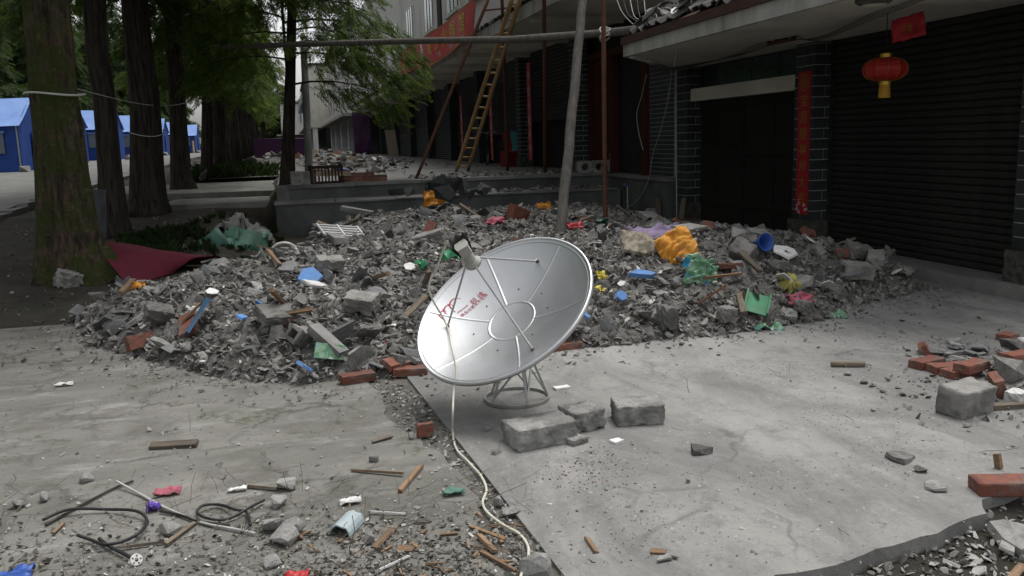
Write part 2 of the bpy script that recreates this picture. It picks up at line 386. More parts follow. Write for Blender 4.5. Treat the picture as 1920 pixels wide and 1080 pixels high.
def arc_tile_mesh(name, m, seed, L=1.0, W=.75, t=.06, seg=5, arc=1.9, jag=.12):
    r = random.Random(seed); b = MB(); rad = W / 2 / math.sin(arc / 2); vs = []
    ends = [(-L / 2 + r.uniform(0, jag), L / 2 - r.uniform(0, jag)) for _ in range(seg + 1)]
    for k in range(seg + 1):
        a = -arc / 2 + arc * k / seg
        for e in ends[k]:
            for q in (rad, rad - t): vs.append((e, q * math.sin(a), q * math.cos(a) - rad * math.cos(arc / 2)))
    fs = []
    for k in range(seg):
        i = 4 * k; j = i + 4
        fs += [(i, i + 2, j + 2, j), (i + 1, j + 1, j + 3, i + 3), (i, j, j + 1, i + 1), (i + 2, i + 3, j + 3, j + 2)]
    fs += [(0, 1, 3, 2), (4 * seg, 4 * seg + 2, 4 * seg + 3, 4 * seg + 1)]
    return b.add(vs, fs).mesh(name, m)
def rough_block(name, m, size, seed, cuts=5, amp=.012, chip=.5, holes=()):
    """a worn concrete block or brick: subdivided box with eaten corners; holes: (x, radius) bored along y"""
    bm = bmesh.new(); bmesh.ops.create_cube(bm, size=1.0)
    for v in bm.verts: v.co = Vector((v.co.x * size[0], v.co.y * size[1], v.co.z * size[2]))
    bmesh.ops.subdivide_edges(bm, edges=bm.edges, cuts=cuts, use_grid_fill=True)
    hs = Vector(size) / 2; o = Vector((seed * 3.1, seed * 1.7, seed * .9))
    for v in bm.verts:
        q = [abs(v.co[i]) / hs[i] for i in range(3)]; q.sort()
        edge = max(0, (q[1] - .55) / .45)                     # near an edge
        n1 = noise.noise(v.co * (5.0 / max(size)) + o); n2 = noise.noise(v.co * (17 / max(size)) + o)
        d = amp * n2 + chip * min(size) * .32 * edge * max(0, n1 + .12)
        v.co -= v.co.normalized() * d; v.co += Vector((noise.noise(v.co * 31 + o), noise.noise(v.co * 29 - o), noise.noise(v.co * 27 + o * 2))) * amp * .5
    me = bpy.data.meshes.new(name); bm.to_mesh(me); bm.free(); me.materials.append(MATS[m]); me.polygons.foreach_set('use_smooth', [cuts > 5] * len(me.polygons)); return me
def crumple(name, m, w, h, seed, amp=.12, n=14, curl=.0, ragged=.12, thick=0.004, fold=0.0):
    """a crumpled sheet (cloth, film, foil) with a real front and back"""
    r = random.Random(seed); o = Vector((seed * 2.3, seed * .7, 0)); top = []
    for j in range(n + 1):
        for i in range(n + 1):
            u, v = i / n - .5, j / n - .5
            e = max(abs(u), abs(v)) * 2
            k = 1 - ragged * max(0, noise.noise(Vector((u * 4, v * 4, seed)) ) + .3) * (e > .7)
            p = Vector((u * 5, v * 5, 0)) + o
            z = amp * (noise.noise(p * .6) * 1.1 + abs(noise.noise(p * 1.3)) * .8 + noise.noise(p * 3.1) * .3) - curl * (u * u + v * v) * 4 * amp + fold * amp * (abs(noise.noise(Vector((p.x * .35 + p.y * .2, p.y * 1.15 - p.x * .5, 4)))) * 2.2 + .22 * abs(noise.noise(Vector((p.x * .9, p.y * 2.6, 8)))))
            top.append((w * u * k + amp * .5 * noise.noise(p * 1.1 + Vector((9, 0, 0))), h * v * k + amp * .5 * noise.noise(p * 1.1 + Vector((0, 9, 0))), z))
    q = [(j * (n + 1) + i, j * (n + 1) + i + 1, (j + 1) * (n + 1) + i + 1, (j + 1) * (n + 1) + i) for j in range(n) for i in range(n)]
    N = len(top); b = MB(); b.add(top + [(x, y, z - thick) for x, y, z in top], q + [tuple(i + N for i in f)[::-1] for f in q])
    rim = [i for i in range(n + 1)] + [j * (n + 1) + n for j in range(1, n + 1)] + [n * (n + 1) + i for i in range(n - 1, -1, -1)] + [j * (n + 1) for j in range(n - 1, 0, -1)]
    b.f += [(rim[i], rim[i] + N, rim[(i + 1) % len(rim)] + N, rim[(i + 1) % len(rim)]) for i in range(len(rim))]
    return b.mesh(name, m, smooth=True)
def text_arrays(txt):
    """flat letter shapes of a string, 1 unit high, left edge at 0"""
    cu = bpy.data.curves.new('txt', 'FONT'); cu.body = txt; cu.size = 1.0; cu.resolution_u = 2
    ob = bpy.data.objects.new('txt', cu); COL.objects.link(ob)
    dg = bpy.context.evaluated_depsgraph_get(); me = bpy.data.meshes.new_from_object(ob.evaluated_get(dg))
    V, F = arrays(me); bpy.data.objects.remove(ob); bpy.data.curves.remove(cu); bpy.data.meshes.remove(me)
    return V, F
def text_obj(txt, name, m, parent, fn):
    V, F = text_arrays(txt); V = np.array([fn(x, y)[:] for x, y, _ in V]); 
    return link(name, tri_mesh(name, V, F, m), parent)
def smooth01(a, b, x):
    t = min(1, max(0, (x - a) / (b - a))); return t * t * (3 - 2 * t)
# ------------------------------------------------------------------ the ground
_HY = [-50, 8, 10, 11.3, 14.7, 17, 21.8, 33, 48, 90, 600]
_HZ = [-.018, -.018, .03, .10, .30, .45, .60, .75, 1.0, 1.1, 1.3]
def terrain(x, y):
    left = float(np.interp(y, _HY, _HZ)); right = (-.018 - .045 * smooth01(3.1, 2.75, y) * smooth01(1.1, 1.4, x)) if y < 16.95 else (.80 if y < 300 else 1.2)
    k = 1 - smooth01(-1.4, .1, x) if y < 16.95 else 1 - smooth01(-.5, -.29, x)
    z = right + (left - right) * k
    if y > 9 and x < 0: z += .05 * noise.noise(Vector((x * .9, y * .9, 3))) * smooth01(9, 11, y)
    return z
gx = sorted(set([-400, -250, -150, -100, -70, -50, -40, -30] + list(np.round(np.arange(-24, -6, 2), 2)) + list(np.round(np.arange(-6, 8, .25), 2)) + [8, 10, 14, 20, 40, 80, 150, 250, 400]))
gy = sorted(set([-60, -30, -15, -6, -2] + list(np.round(np.arange(0, 24, .25), 2)) + [16.93, 16.97] + list(range(24, 60, 2)) + [65, 75, 90, 120, 160, 220, 300, 420, 600]))
b = MB(); n = len(gx)
b.add([(x, y, terrain(x, y)) for y in gy for x in gx], [(j * n + i, j * n + i + 1, (j + 1) * n + i + 1, (j + 1) * n + i) for j in range(len(gy) - 1) for i in range(n - 1)])
tag(b.build('ground', 'soil', smooth=True), 'dark damp earth around the trees and under the slabs', kind='structure')

def jag(pts, step=.16, amp=.035, seed=0, keep=()):
    out = []
    for i in range(len(pts)):
        a, c = Vector((pts[i][0], pts[i][1], 0)), Vector((pts[(i + 1) % len(pts)][0], pts[(i + 1) % len(pts)][1], 0))
        k = max(1, int((c - a).length / step)); nrm = Vector((-(c - a).y, (c - a).x, 0)).normalized()
        for q in range(k):
            p = a.lerp(c, q / k)
            if i not in keep: p = p + nrm * amp * (noise.noise(p * 3.1 + Vector((seed, 0, 0))) + .8 * noise.noise(p * 9 + Vector((0, seed, 0))))
            out.append((p.x, p.y))
    return out
P2 = lambda x, y, z=0: tuple(G(x, y, z)[:2])
edge = [P2(689, 707), P2(717, 755), P2(735, 795), P2(786, 820), P2(822, 846), P2(862, 882), P2(873, 904), P2(895, 933), P2(905, 985), P2(930, 1040), P2(955, 1100)]
lpoly = [(.55, 9.0), (.5, 6.4)] + edge + [(.62, 1.0), (-9, 1.0), (-9, 6.5), (-5.2, 9.2), (-3.2, 9.35), (-2.2, 9.0), (-1.6, 9.3), (-.6, 9.6)]
tag(MB().prism(jag(lpoly, .09, .05, 3), -.12, 0).build('pavement', 'slab_cracked'), 'cracked mossy concrete pavement running up to the trees', kind='structure')
rpoly = [(.66, 9.6), (.68, 5.66), (.81, 3.74), (.87, 2.8), (.95, 1.0), (1.25, 1.0), (1.35, 2.2), (1.6, 2.56), (1.85, 2.57), (2.22, 2.63), (2.53, 2.7), (2.70, 2.74), (2.78, 2.86), (3.6, 3.0), (6.34, 3.1), (6.34, 9.6)]
tag(MB().prism(jag(rpoly, .07, .030, 8, keep=(0, 1, 2, 3)), -.12, .008).build('pavement_slab', 'slab_bright'), 'pale concrete slab under the dish with a broken front edge', kind='structure')
mat('dirt_damp', (.135, .128, .112), (.08, .076, .066), scale=5, bump=.8, bscale=40, bdist=.02, dirt=(.06, .06, .042))
ds = [(e[0] - .03, e[1]) for e in edge] + [(.90, 2.5), (.87, 2.8), (.81, 3.74), (.70, 5.66), (.55, 6.4)]
tag(MB().prism(ds, -.1, -.010).build('dirt_strip', 'dirt_damp'), 'damp dirt in the eroded joint between the two slabs', kind='structure')
# raised doorstep, terrace, road, path
tag(MB().box((6.36, 2.0, -.1), (7.6, 13.84, .13)).build('doorstep', 'slab_bright'), 'low concrete step along the dark shutter and doors', kind='structure')
tag(MB().box((-.28, 16.86, .3), (9, 62, .83)).build('terrace', 'terrace_concrete'), 'raised concrete terrace before the row of shops', kind='structure')
w1 = empty('retaining_wall', (3, 16.0, 0), label='low grey concrete retaining wall with a wide ledge behind the rubble', cat='wall')
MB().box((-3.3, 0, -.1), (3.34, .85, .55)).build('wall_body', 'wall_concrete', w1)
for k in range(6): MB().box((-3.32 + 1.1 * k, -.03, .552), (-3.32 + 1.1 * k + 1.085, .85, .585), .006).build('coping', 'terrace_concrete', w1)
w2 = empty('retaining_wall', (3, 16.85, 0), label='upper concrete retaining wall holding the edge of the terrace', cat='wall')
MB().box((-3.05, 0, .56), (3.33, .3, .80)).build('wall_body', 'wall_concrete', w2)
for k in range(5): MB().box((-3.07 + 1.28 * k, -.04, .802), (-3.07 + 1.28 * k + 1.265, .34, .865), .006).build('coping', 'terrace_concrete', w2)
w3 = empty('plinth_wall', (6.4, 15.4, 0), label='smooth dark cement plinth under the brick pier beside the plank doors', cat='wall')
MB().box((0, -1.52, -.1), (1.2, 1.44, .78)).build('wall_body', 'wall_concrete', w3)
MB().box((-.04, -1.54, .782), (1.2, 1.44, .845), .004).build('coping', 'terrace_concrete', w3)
def sheet(name, m, x0, x1, ys, dz, label):
    b = MB(); k = len(ys); b.add([(x, y, terrain(-3, y) + dz) for y in ys for x in (x0, x1)], [(2 * j, 2 * j + 1, 2 * j + 3, 2 * j + 2) for j in range(k - 1)])
    return tag(b.build(name, m, smooth=True), label, kind='structure')
ys = [9.5, 10, 11.3, 13, 14.7, 17, 19, 21.8, 27, 33, 40, 48, 60, 75, 90, 150, 300]
b = MB(); b.add([(x, y, terrain(-6, y) + .09 + (-.02 if x < -12 else 0)) for y in ys for x in (-60, -12, -5.25)], [(3 * j + i, 3 * j + i + 1, 3 * j + i + 4, 3 * j + i + 3) for j in range(len(ys) - 1) for i in (0, 1)])
tag(b.build('road', 'road', smooth=True), 'grey street beyond the tree row', kind='structure')
kb = empty('kerb', (0, 0, 0)); tag(kb, 'concrete kerb along the street behind the trees', kind='structure')
for k in range(14):
    y = 9.6 + k * 1.0; z = terrain(-6, y)
    MB().box((-5.24, y, z - .1), (-5.02, y + .985, z + .13), .008).build('kerb_stone', 'kerb', kb)
b = MB()
for y in np.arange(23.6, 62, 2.0):
    z0, z1 = terrain(-6, y), terrain(-6, y + 2); b.add([(-5.24, y, z0 + .12), (-5.02, y, z0 + .12), (-5.02, y + 2, z1 + .12), (-5.24, y + 2, z1 + .12), (-5.02, y, z0 - .1), (-5.02, y + 2, z1 - .1)], [(0, 1, 2, 3), (1, 4, 5, 2)])
b.build('kerb_line', 'kerb', kb)
# cross path between the tree strip and the terrace
pz = .60
b = MB(); b.prism(jag([(-2.6, 19.6), (-.30, 19.2), (-.30, 25), (-4.9, 25), (-4.9, 21.6)], .3, .03, 5), pz - .2, pz + .07)
tag(b.build('path', 'path'), 'pale concrete path crossing the tree strip to the terrace', kind='structure')
b = MB(); b.prism(jag([(-2.5, 17.4), (-.32, 17.1), (-.32, 19.0), (-2.4, 19.3)], .3, .03, 6), .30, .56)
tag(b.build('path_slab', 'path'), 'worn concrete slab before the cross path', kind='structure')
# ------------------------------------------------------------------ the shop with the black shutter
XS, XC, ZS = 6.74, 6.50, 2.70
shop = empty('shop_building', (XS, 8, 0), label='grey brick shopfront with black shutter, plank doors and plaster awning', cat='building')
def part(mb, name, m, parent, smooth=False):
    """geometry is in place coordinates; the part hangs under its thing"""
    o = mb.build(name, m, parent, smooth); p = parent
    while p is not None: o.location -= p.location; p = p.parent
    return o
_bk = {}
def brick_box(name, m, a, c, parent, base):
    key = (m, round(c[0] - a[0], 3), round(c[1] - a[1], 3), round(c[2] - a[2], 3))
    if key not in _bk:
        d = [(c[i] - a[i]) / 2 for i in range(3)]; _bk[key] = MB().box((-d[0], -d[1], -d[2]), tuple(d)).mesh(name, m)
    return link(name, _bk[key], parent, tuple((a[i] + c[i]) / 2 - base[i] for i in range(3)))
def column(parent, x0, y0, wx, wy, z0, z1, zb, course=.132, base=None):
    """brick pier: mortar core, proud dark bricks course by course, rough stone foot"""
    base = base or parent.location
    core = part(MB().box((x0 + .006, y0 + .006, z0), (x0 + wx, y0 + wy - .006, z1)), 'brick_pier', 'mortar', parent)
    wb = (0, 0, 0)
    j = .010; k = 0; z = z0 + zb
    while z < z1 - .02:
        h = min(course, z1 - z); zz = (z, z + h - j)
        if k % 2 == 0: cells = [((0, .64), (.68, .64)), ]
        ya, yb = (y0, y0 + wy * (.62 if k % 2 == 0 else .38)), None
        s = y0 + wy * (.62 if k % 2 == 0 else .38)
        if k % 2 == 0:
            brick_box('brick', 'tile_brick', (x0, y0, zz[0]), (x0 + wx * .62 - j, s - j, zz[1]), core, wb)
            brick_box('brick', 'tile_brick', (x0 + wx * .62, y0, zz[0]), (x0 + wx + .01, s - j, zz[1]), core, wb)
            brick_box('brick', 'tile_brick', (x0, s, zz[0]), (x0 + wx + .01, y0 + wy, zz[1]), core, wb)
        else:
            brick_box('brick', 'tile_brick', (x0, y0, zz[0]), (x0 + wx + .01, s - j, zz[1]), core, wb)
            brick_box('brick', 'tile_brick', (x0, s, zz[0]), (x0 + wx + .01, y0 + wy, zz[1]), core, wb)
        z += h; k += 1
    if zb > .05:
        me = rough_block('stone_foot', 'stone_base', (wx + .06, wy + .07, zb), 3, cuts=5, amp=.012, chip=.08)
        link('stone_foot', me, core, (x0 + wx / 2 - .01 - wb[0], y0 + wy / 2 - wb[1], z0 + zb / 2 - wb[2]))
    return core
for y0 in (6.10, 9.76, 13.37): column(shop, XC, y0, .26, .44, .13, ZS, .30)
# shutter of separate curved slats
def shutter(parent, x, y0, y1, z0, z1, pitch=.078, open_to=None):
    bx = part(MB().box((x + .03, y0, z0), (x + .06, y1, z1)), 'roller_shutter', 'interior', parent)
    prof = [(.028, 0), (.010, .006), (.002, .022), (.000, .050), (.006, .068), (.028, .074)]
    n_ = len(prof); b = MB()
    b.add([(px_, yy, pz_) for yy in (y0 + .01 - (y0 + y1) / 2, y1 - .01 - (y0 + y1) / 2) for px_, pz_ in prof], [tuple(range(n_))[::-1], tuple(range(n_, 2 * n_))] + [(i, (i + 1) % n_, n_ + (i + 1) % n_, n_ + i) for i in range(n_)])
    me = b.mesh('slat', 'shutter'); z = z0
    while z < z1 - pitch * .8:
        link('slat', me, bx, (x, (y0 + y1) / 2, z)); z += pitch
    for yy in (y0 - .02, y1 - .03): part(MB().box((x - .015, yy, z0), (x + .05, yy + .05, z1)), 'guide_rail', 'shutter', bx)
    return bx
shutter(shop, XS, 6.56, 9.74, .13, ZS)
# plank doors with rails, glazed transom and plaster beam
door = part(MB().box((XS + .06, 10.22, .13), (XS + .09, 13.36, 2.26)), 'plank_door', 'dark_wood', shop)
for k in range(11):
    y = 10.23 + k * .2835
    o = MB().box((XS + .006 * (k % 3), y, .15), (XS + .055, y + .272, 2.24), .003).build('plank', 'dark_wood', door)
for z in (.45, 1.25, 2.0):
    o = MB().box((XS - .022, 10.24, z), (XS - .002, 13.34, z + .10)).build('rail', 'dark_wood', door)
zb = PX(1490, 168, XC).z
part(MB().box((XC + .06, 10.205, zb), (XS + .05, 13.365, zb + .20)), 'door_beam', 'plaster', shop)
tr = part(MB().box((XS + .06, 10.22, zb + .2), (XS + .09, 13.36, ZS)), 'transom', 'interior', shop)
for k in range(4): o = MB().box((XS + .035, 10.24 + k * .78, zb + .21), (XS + .055, 10.24 + k * .78 + .76, ZS - .02)).build('pane', 'glass_dark', tr)
# awning: plaster slab with slanted broken end, fascia, timber, tiles
aw = [(4.66, 5.6), (XS + .3, 5.6), (XS + .3, 13.82), (XC, 13.82), (4.72, 11.5)]
part(MB().prism(aw, ZS, ZS + .10), 'awning_soffit', 'plaster', shop)
part(MB().box((4.60, 5.6, ZS - .03), (4.655, 11.46, ZS + .13), .004), 'fascia', 'fascia', shop)
part(MB().add([(4.62, 11.47, ZS - .02), (4.66, 11.54, ZS - .02), (6.46, 13.86, ZS - .02), (6.52, 13.83, ZS - .02), (4.62, 11.47, ZS + .13), (4.66, 11.54, ZS + .13), (6.46, 13.86, ZS + .13), (6.52, 13.83, ZS + .13)],
    [(0, 1, 2, 3), (4, 7, 6, 5), (1, 5, 6, 2), (0, 4, 5, 1), (0, 3, 7, 4), (2, 6, 7, 3)]), 'end_fascia', 'fascia', shop)
part(MB().box((4.57, 5.6, ZS + .132), (4.72, 11.5, ZS + .24), .006), 'eave_board', 'timber_brown', shop)
rf = part(MB().prism([(4.64, ZS + .24), (6.3, ZS + 1.0), (6.3, ZS + .11), (4.73, ZS + .11)], -11.45, -5.6, Matrix(((1, 0, 0), (0, 0, -1), (0, 1, 0))).to_4x4()), 'pent_roof', 'timber_brown', shop)
tl = [arc_tile_mesh('roof_tile', 'roof_tile', 40 + k, .34, .24, .018, 4, 2.0, .05 + .02 * (k % 3)) for k in range(5)]
sl = math.atan2(.76, 1.66)
for i in range(28):
    for r_ in range(4):
        if rng.random() < (.22 if r_ < 2 else .05): continue
        y = 5.7 + i * .21 + rng.uniform(-.03, .03); d = .06 + r_ * .27 + rng.uniform(-.05, .05)
        o = link('roof_tile', tl[rng.randrange(5)], rf, (4.6 + d * math.cos(sl) + .1, y, ZS + .27 + d * math.sin(sl) + .03), (rng.uniform(-.12, .12), -sl + rng.uniform(-.12, .12), rng.uniform(-.16, .16)))

part(MB().box((6.3, 5.6, ZS + .11), (7.4, 13.8, 5.4)), 'upper_wall', 'plaster_white', shop)  # unseen wall above the awning, added to block light, kept low for sky
part(MB().box((XS + .1, 5.9, -.1), (14, 13.82, ZS - .01)), 'shop_interior', 'interior', shop)
part(MB().box((7.4, 5.6, ZS + .11), (14, 13.8, 5.3)), 'rear_wall', 'plaster_white', shop)

# ------------------------------------------------------------------ the row of shops on the terrace
XM, ZM, ZF = 6.35, 3.85, .83
row = empty('shop_row', (XM, 30, ZF), label='long white shop row with dark shutters and deep plaster canopy', cat='building')
part(MB().prism([(4.52, 14.0), (6.6, 13.9), (6.6, 62), (4.52, 62)], ZM, ZM + .12), 'canopy_soffit', 'plaster', row)
part(MB().box((4.47, 14.0, ZM - .03), (4.515, 62, ZM + .22), .004), 'fascia', 'fascia', row)
for k in range(14): part(MB().box((4.56, 15.9 + 3.3 * k, ZM - .12), (6.4, 16.0 + 3.3 * k, ZM - .002)), 'canopy_rib', 'plaster', row)
rm = part(MB().prism([(4.50, ZM + .23), (5.35, ZM + .62), (5.35, ZM + .13), (4.53, ZM + .13)], -62, -14, Matrix(((1, 0, 0), (0, 0, -1), (0, 1, 0))).to_4x4()), 'pent_roof', 'timber_brown', row)
tm = [arc_tile_mesh('roof_tile', 'roof_tile', 60 + k, .40, .25, .02, 4, 2.0, .06) for k in range(4)]
sm = math.atan2(.39, .85)
for i in range(66):
    for r_ in range(3):
        d = .02 + r_ * .30 + rng.uniform(-.02, .02); y = 14.6 + i * .25
        o = link('roof_tile', tm[rng.randrange(4)], rm, (4.5 + d * math.cos(sm) + .1, y + rng.uniform(-.015, .015), ZM + .25 + d * math.sin(sm) + .045), (0, -sm + rng.uniform(-.05, .05), rng.uniform(-.05, .05)))
part(MB().box((4.40, 31, ZM + .26), (5.3, 62, ZM + .34)).box((4.9, 31, ZM + .34), (5.34, 62, ZM + .6)), 'tile_course', 'roof_tile', row)
part(MB().box((5.35, 14, ZM + .11), (12, 62, 10.5)), 'upper_wall', 'plaster_white', row)
part(MB().box((XM + .35, 13.86, ZF), (12, 62, ZM)), 'shop_interior', 'interior', row)
for k, y in enumerate((16.5, 19.4, 22.6, 26.4, 31, 36, 41, 46.5, 52, 58)):
    wn = part(MB().box((5.29, y, 5.55), (5.36, y + 1.9, 7.15)), 'window', 'paint_white', row)
    for q in range(3):
        o = MB().box((5.275, y + .07 + q * .60, 5.63), (5.288, y + .07 + q * .60 + .54, 7.07)).build('pane', 'glass_dark', wn)
        o = MB().box((5.262, y + .07 + q * .60, 5.63), (5.287, y + .10 + q * .60, 7.07)).build('sash', 'frame_green', wn)
    o = MB().box((5.2, y - .1, 5.47), (5.36, y + 2.0, 5.545)).build('sill', 'plaster_white', wn)
part(MB().box((5.30, 29.6, ZM + .6), (5.36, 30.3, 11)), 'recess_shade_strip', 'interior', row)  # dark strip on the wall face; a recess's shade put into its colour
part(MB().tube([(5.25, 24.9, ZM + .5), (5.25, 24.9, 11)], .05, 8), 'drain_pipe', 'paint_white', row)
# piers: near ones in separate bricks, far ones too small to count
for y0 in (18.3, 23.0): column(row, XM - .15, y0, .3, .42, ZF, ZM, .25, .11)
for y0 in (28.4, 33.6, 39.2, 45.2, 52, 60): part(MB().box((XM - .15, y0, ZF), (XM + .2, y0 + .45, ZM)), 'brick_pier', 'tile_brick', row)
# near wall beside the red doorway, laid in small bricks
nw = part(MB().box((XM + .16, 13.87, ZF + .02), (XM + .34, 14.95, ZM)), 'brick_wall', 'mortar', row)
z = ZF + .03; k = 0
while z < ZM - .6:
    y = 13.88 - (.11 if k % 2 else 0)
    while y < 14.94:
        a_, b_ = max(y, 13.88), min(y + .212, 14.945)
        if b_ - a_ > .03: brick_box('brick', 'tile_brick', (XM + .15, a_, z), (XM + .23, b_, z + .070), nw, (0, 0, 0))
        y += .222
    z += .080; k += 1
# dark bays behind the piers
def bay(y0, y1, z0=ZF):
    pitch = .09; n_ = int((ZM - z0) / pitch); b = MB(); vs = []
    for i in range(n_ + 1):
        for dz, dx in ((0, .02), (.045, 0), (.075, .015)):
            z = min(z0 + i * pitch + dz, ZM - .002); vs += [(XM + .12 + dx, y0, z), (XM + .12 + dx, y1, z)]
    m_ = len(vs) // 2; b.add(vs, [(2 * i, 2 * i + 1, 2 * i + 3, 2 * i + 2) for i in range(m_ - 1)])
    part(b, 'roller_shutter', 'shutter', row)
bay(23.45, 28.38, ZF + .9); bay(28.9, 33.55); bay(34.1, 39.1); bay(39.7, 45.1); bay(45.7, 51.9); bay(52.5, 59.9); bay(18.75, 22.95, ZF + 1.2)
# red doorway
dr = part(MB().box((XM + .28, 15.1, ZF), (XM + .33, 18.2, ZM)), 'doorway', 'interior', row)
for a_, c_ in (((XM + .12, 15.1, ZF), (XM + .26, 15.24, 3.2)), ((XM + .12, 16.75, ZF), (XM + .26, 16.9, 3.2)), ((XM + .12, 15.1, 3.2), (XM + .26, 18.2, 3.36)), ((XM + .12, 18.05, ZF), (XM + .26, 18.2, 3.2))):
    o = MB().box(a_, c_).build('door_frame', 'red_frame', dr)
for k in range(4):
    o = MB().box((XM + .19, 16.92 + k * .28, ZF), (XM + .235, 16.92 + k * .28 + .27, 3.18)).build('door_panel', 'red_frame', dr)

# ------------------------------------------------------------------ farther buildings
def far_block(name, label, x, y0, y1, zt, cols, mwall, base_z=.7, ground=3.7, ncol=5, accents=()):
    r_ = empty(name, (x, y0, base_z), label=label, cat='building')
    part(MB().box((x, y0, ground), (x + 12, y1, zt)), 'upper_wall', mwall, r_)
    part(MB().box((x + 1.6, y0 + .1, base_z), (x + 12, y1, ground)), 'ground_floor', 'interior', r_)
    for k in range(ncol):
        y = y0 + .2 + k * (y1 - y0 - 1) / (ncol - 1); part(MB().box((x + .02, y, base_z), (x + .6, y + .8, ground)), 'pillar', 'paint_white', r_)
    k = 0; y = y0 + 2
    while y < y1 - 3:
        for z in (ground + 1.0, ground + 4.2):
            if z + 1.8 > zt: continue
            wn = part(MB().box((x - .06, y, z), (x + .02, y + 2.2, z + 1.7)), 'window', 'paint_white', r_)
            for q in (0, 1): o = MB().box((x - .09, y + .1 + q * 1.05, z + .1), (x - .062, y + 1.05 + q * 1.05, z + 1.6)).build('pane', 'glass_dark', wn)
        y += 5
    part(MB().box((x - 1.0, y0, ground - .1), (x - .01, y1, ground + .12)), 'canopy', 'fascia', r_)
    part(MB().box((x - .3, y0 - .2, zt), (x + 12, y1, zt + .3)), 'roof', 'roof_tile', r_)
    return r_
far_block('arcade_building', 'white building with square pillars past the dark shop row', 4.9, 63.5, 104, 10.5, 5, 'plaster_white')
fb = far_block('town_house', 'grey far building with balconies at the end of the street', 3.0, 108, 160, 11, 5, 'plaster', ncol=4)
part(MB().box((2.0, 112, 6.9), (3.0, 150, 7.1)).box((2.0, 112, 7.1), (2.06, 150, 8.0)), 'balcony', 'fascia', fb)
part(MB().box((1.9, 120, 4.8), (2.0, 126, 6.8)), 'blue_panel', 'blue_foam', fb)
far_block('end_building', 'pale far building closing the street behind the tree', -1.0, 172, 220, 9.5, 4, 'plaster_white', ncol=4)
# ------------------------------------------------------------------ trees
def spray(seed, nb=9, droop=.25):
    r = random.Random(seed); V, F = [], []
    for i in range(nb):
        x = .06 + .9 * i / nb; ln = .34 * (1 - .55 * x) * r.uniform(.8, 1.15)
        for sd in (-1, 1):
            a = sd * r.uniform(.75, 1.1); dx, dy = math.cos(a), math.sin(a); zc = -droop * x * x
            w_ = .034; n0 = len(V); zt = zc - ln * r.uniform(.1, .45)
            V += [(x, 0, zc), (x + dx * ln * .5 - dy * w_, dy * ln * .5 + dx * w_, (zc + zt) / 2 + .012), (x + dx * ln, dy * ln, zt), (x + dx * ln * .5 + dy * w_, dy * ln * .5 - dx * w_, (zc + zt) / 2 + .012)]
            F += [(n0, n0 + 1, n0 + 2), (n0, n0 + 2, n0 + 3)]
    n0 = len(V); V += [(.0, -.008, 0), (.0, .008, 0), (1.0, .03, -droop), (1.05, -.03, -droop)]; F += [(n0, n0 + 1, n0 + 2), (n0, n0 + 2, n0 + 3)]
    return np.array(V), np.array(F)
SPR = [spray(k) for k in range(6)]
def crown_arrays(seed, z0, z1, rad, nb, dens, size, wide=1.0, extra=()):
    r = random.Random(seed); pos, ang, scl, limbs = [], [], [], []
    br = []
    for i in range(nb):
        t = (i + r.random()) / nb; zb = z0 + (z1 - z0) * t ** 1.15
        L = max(.5, rad * (1 - t) ** .75 * r.uniform(.65, 1.1)); br.append((zb, i * 2.4 + r.uniform(-.4, .4), L, r.uniform(.05, .45), r.uniform(.35, .75)))
    br += list(extra)
    for zb, a, L, up, dr in br:
        L *= 1.0 if not extra else .86
        ca, sa = math.cos(a), math.sin(a); path = []
        bend = r.uniform(-.25, .25)
        for q in range(6):
            t = q / 5; aa = a + bend * t; path.append(Vector((L * t * math.cos(aa), L * t * math.sin(aa), zb + up * L * t - dr * L * t * t * .7)))
        limbs.append((path, .008 + .007 * L))
        for _ in range(int(dens * L)):
            t = r.uniform(.18, 1.0) ** .8; k = min(4, int(t * 5)); p = path[k].lerp(path[k + 1], t * 5 - k)
            lat = r.gauss(0, .22 + .30 * (1 - t)) * wide * min(1.4, L * .5)
            p = p + Vector((-sa * lat, ca * lat, r.gauss(-.10, .14) - abs(lat) * .2))
            pos.append(p[:]); ang.append((r.uniform(-.6, .6), r.uniform(.1, .95), a + (1.0 if lat > 0 else -1.0) * r.uniform(.1, 1.2)))
            s_ = size * r.uniform(.65, 1.25); scl.append((s_, s_ * r.uniform(.8, 1.2), s_))
    return np.array(pos), np.array(ang), np.array(scl), limbs
def crown_mesh(name, m, *a, **k):
    pos, ang, scl, limbs = crown_arrays(*a, **k)
    b = MB()
    zs_ = [p[0].z for p, _ in limbs]; b.tube([(0, 0, min(zs_) - .3), (0, 0, max(zs_) + .2)], .03, 5)
    for path, r0 in limbs: b.tube(path, [r0 * (1 - .85 * i / 5) for i in range(6)], 5, cap=False)
    return scatter(name, SPR, pos, eul(ang), scl, m), b.mesh('limb', 'bark')
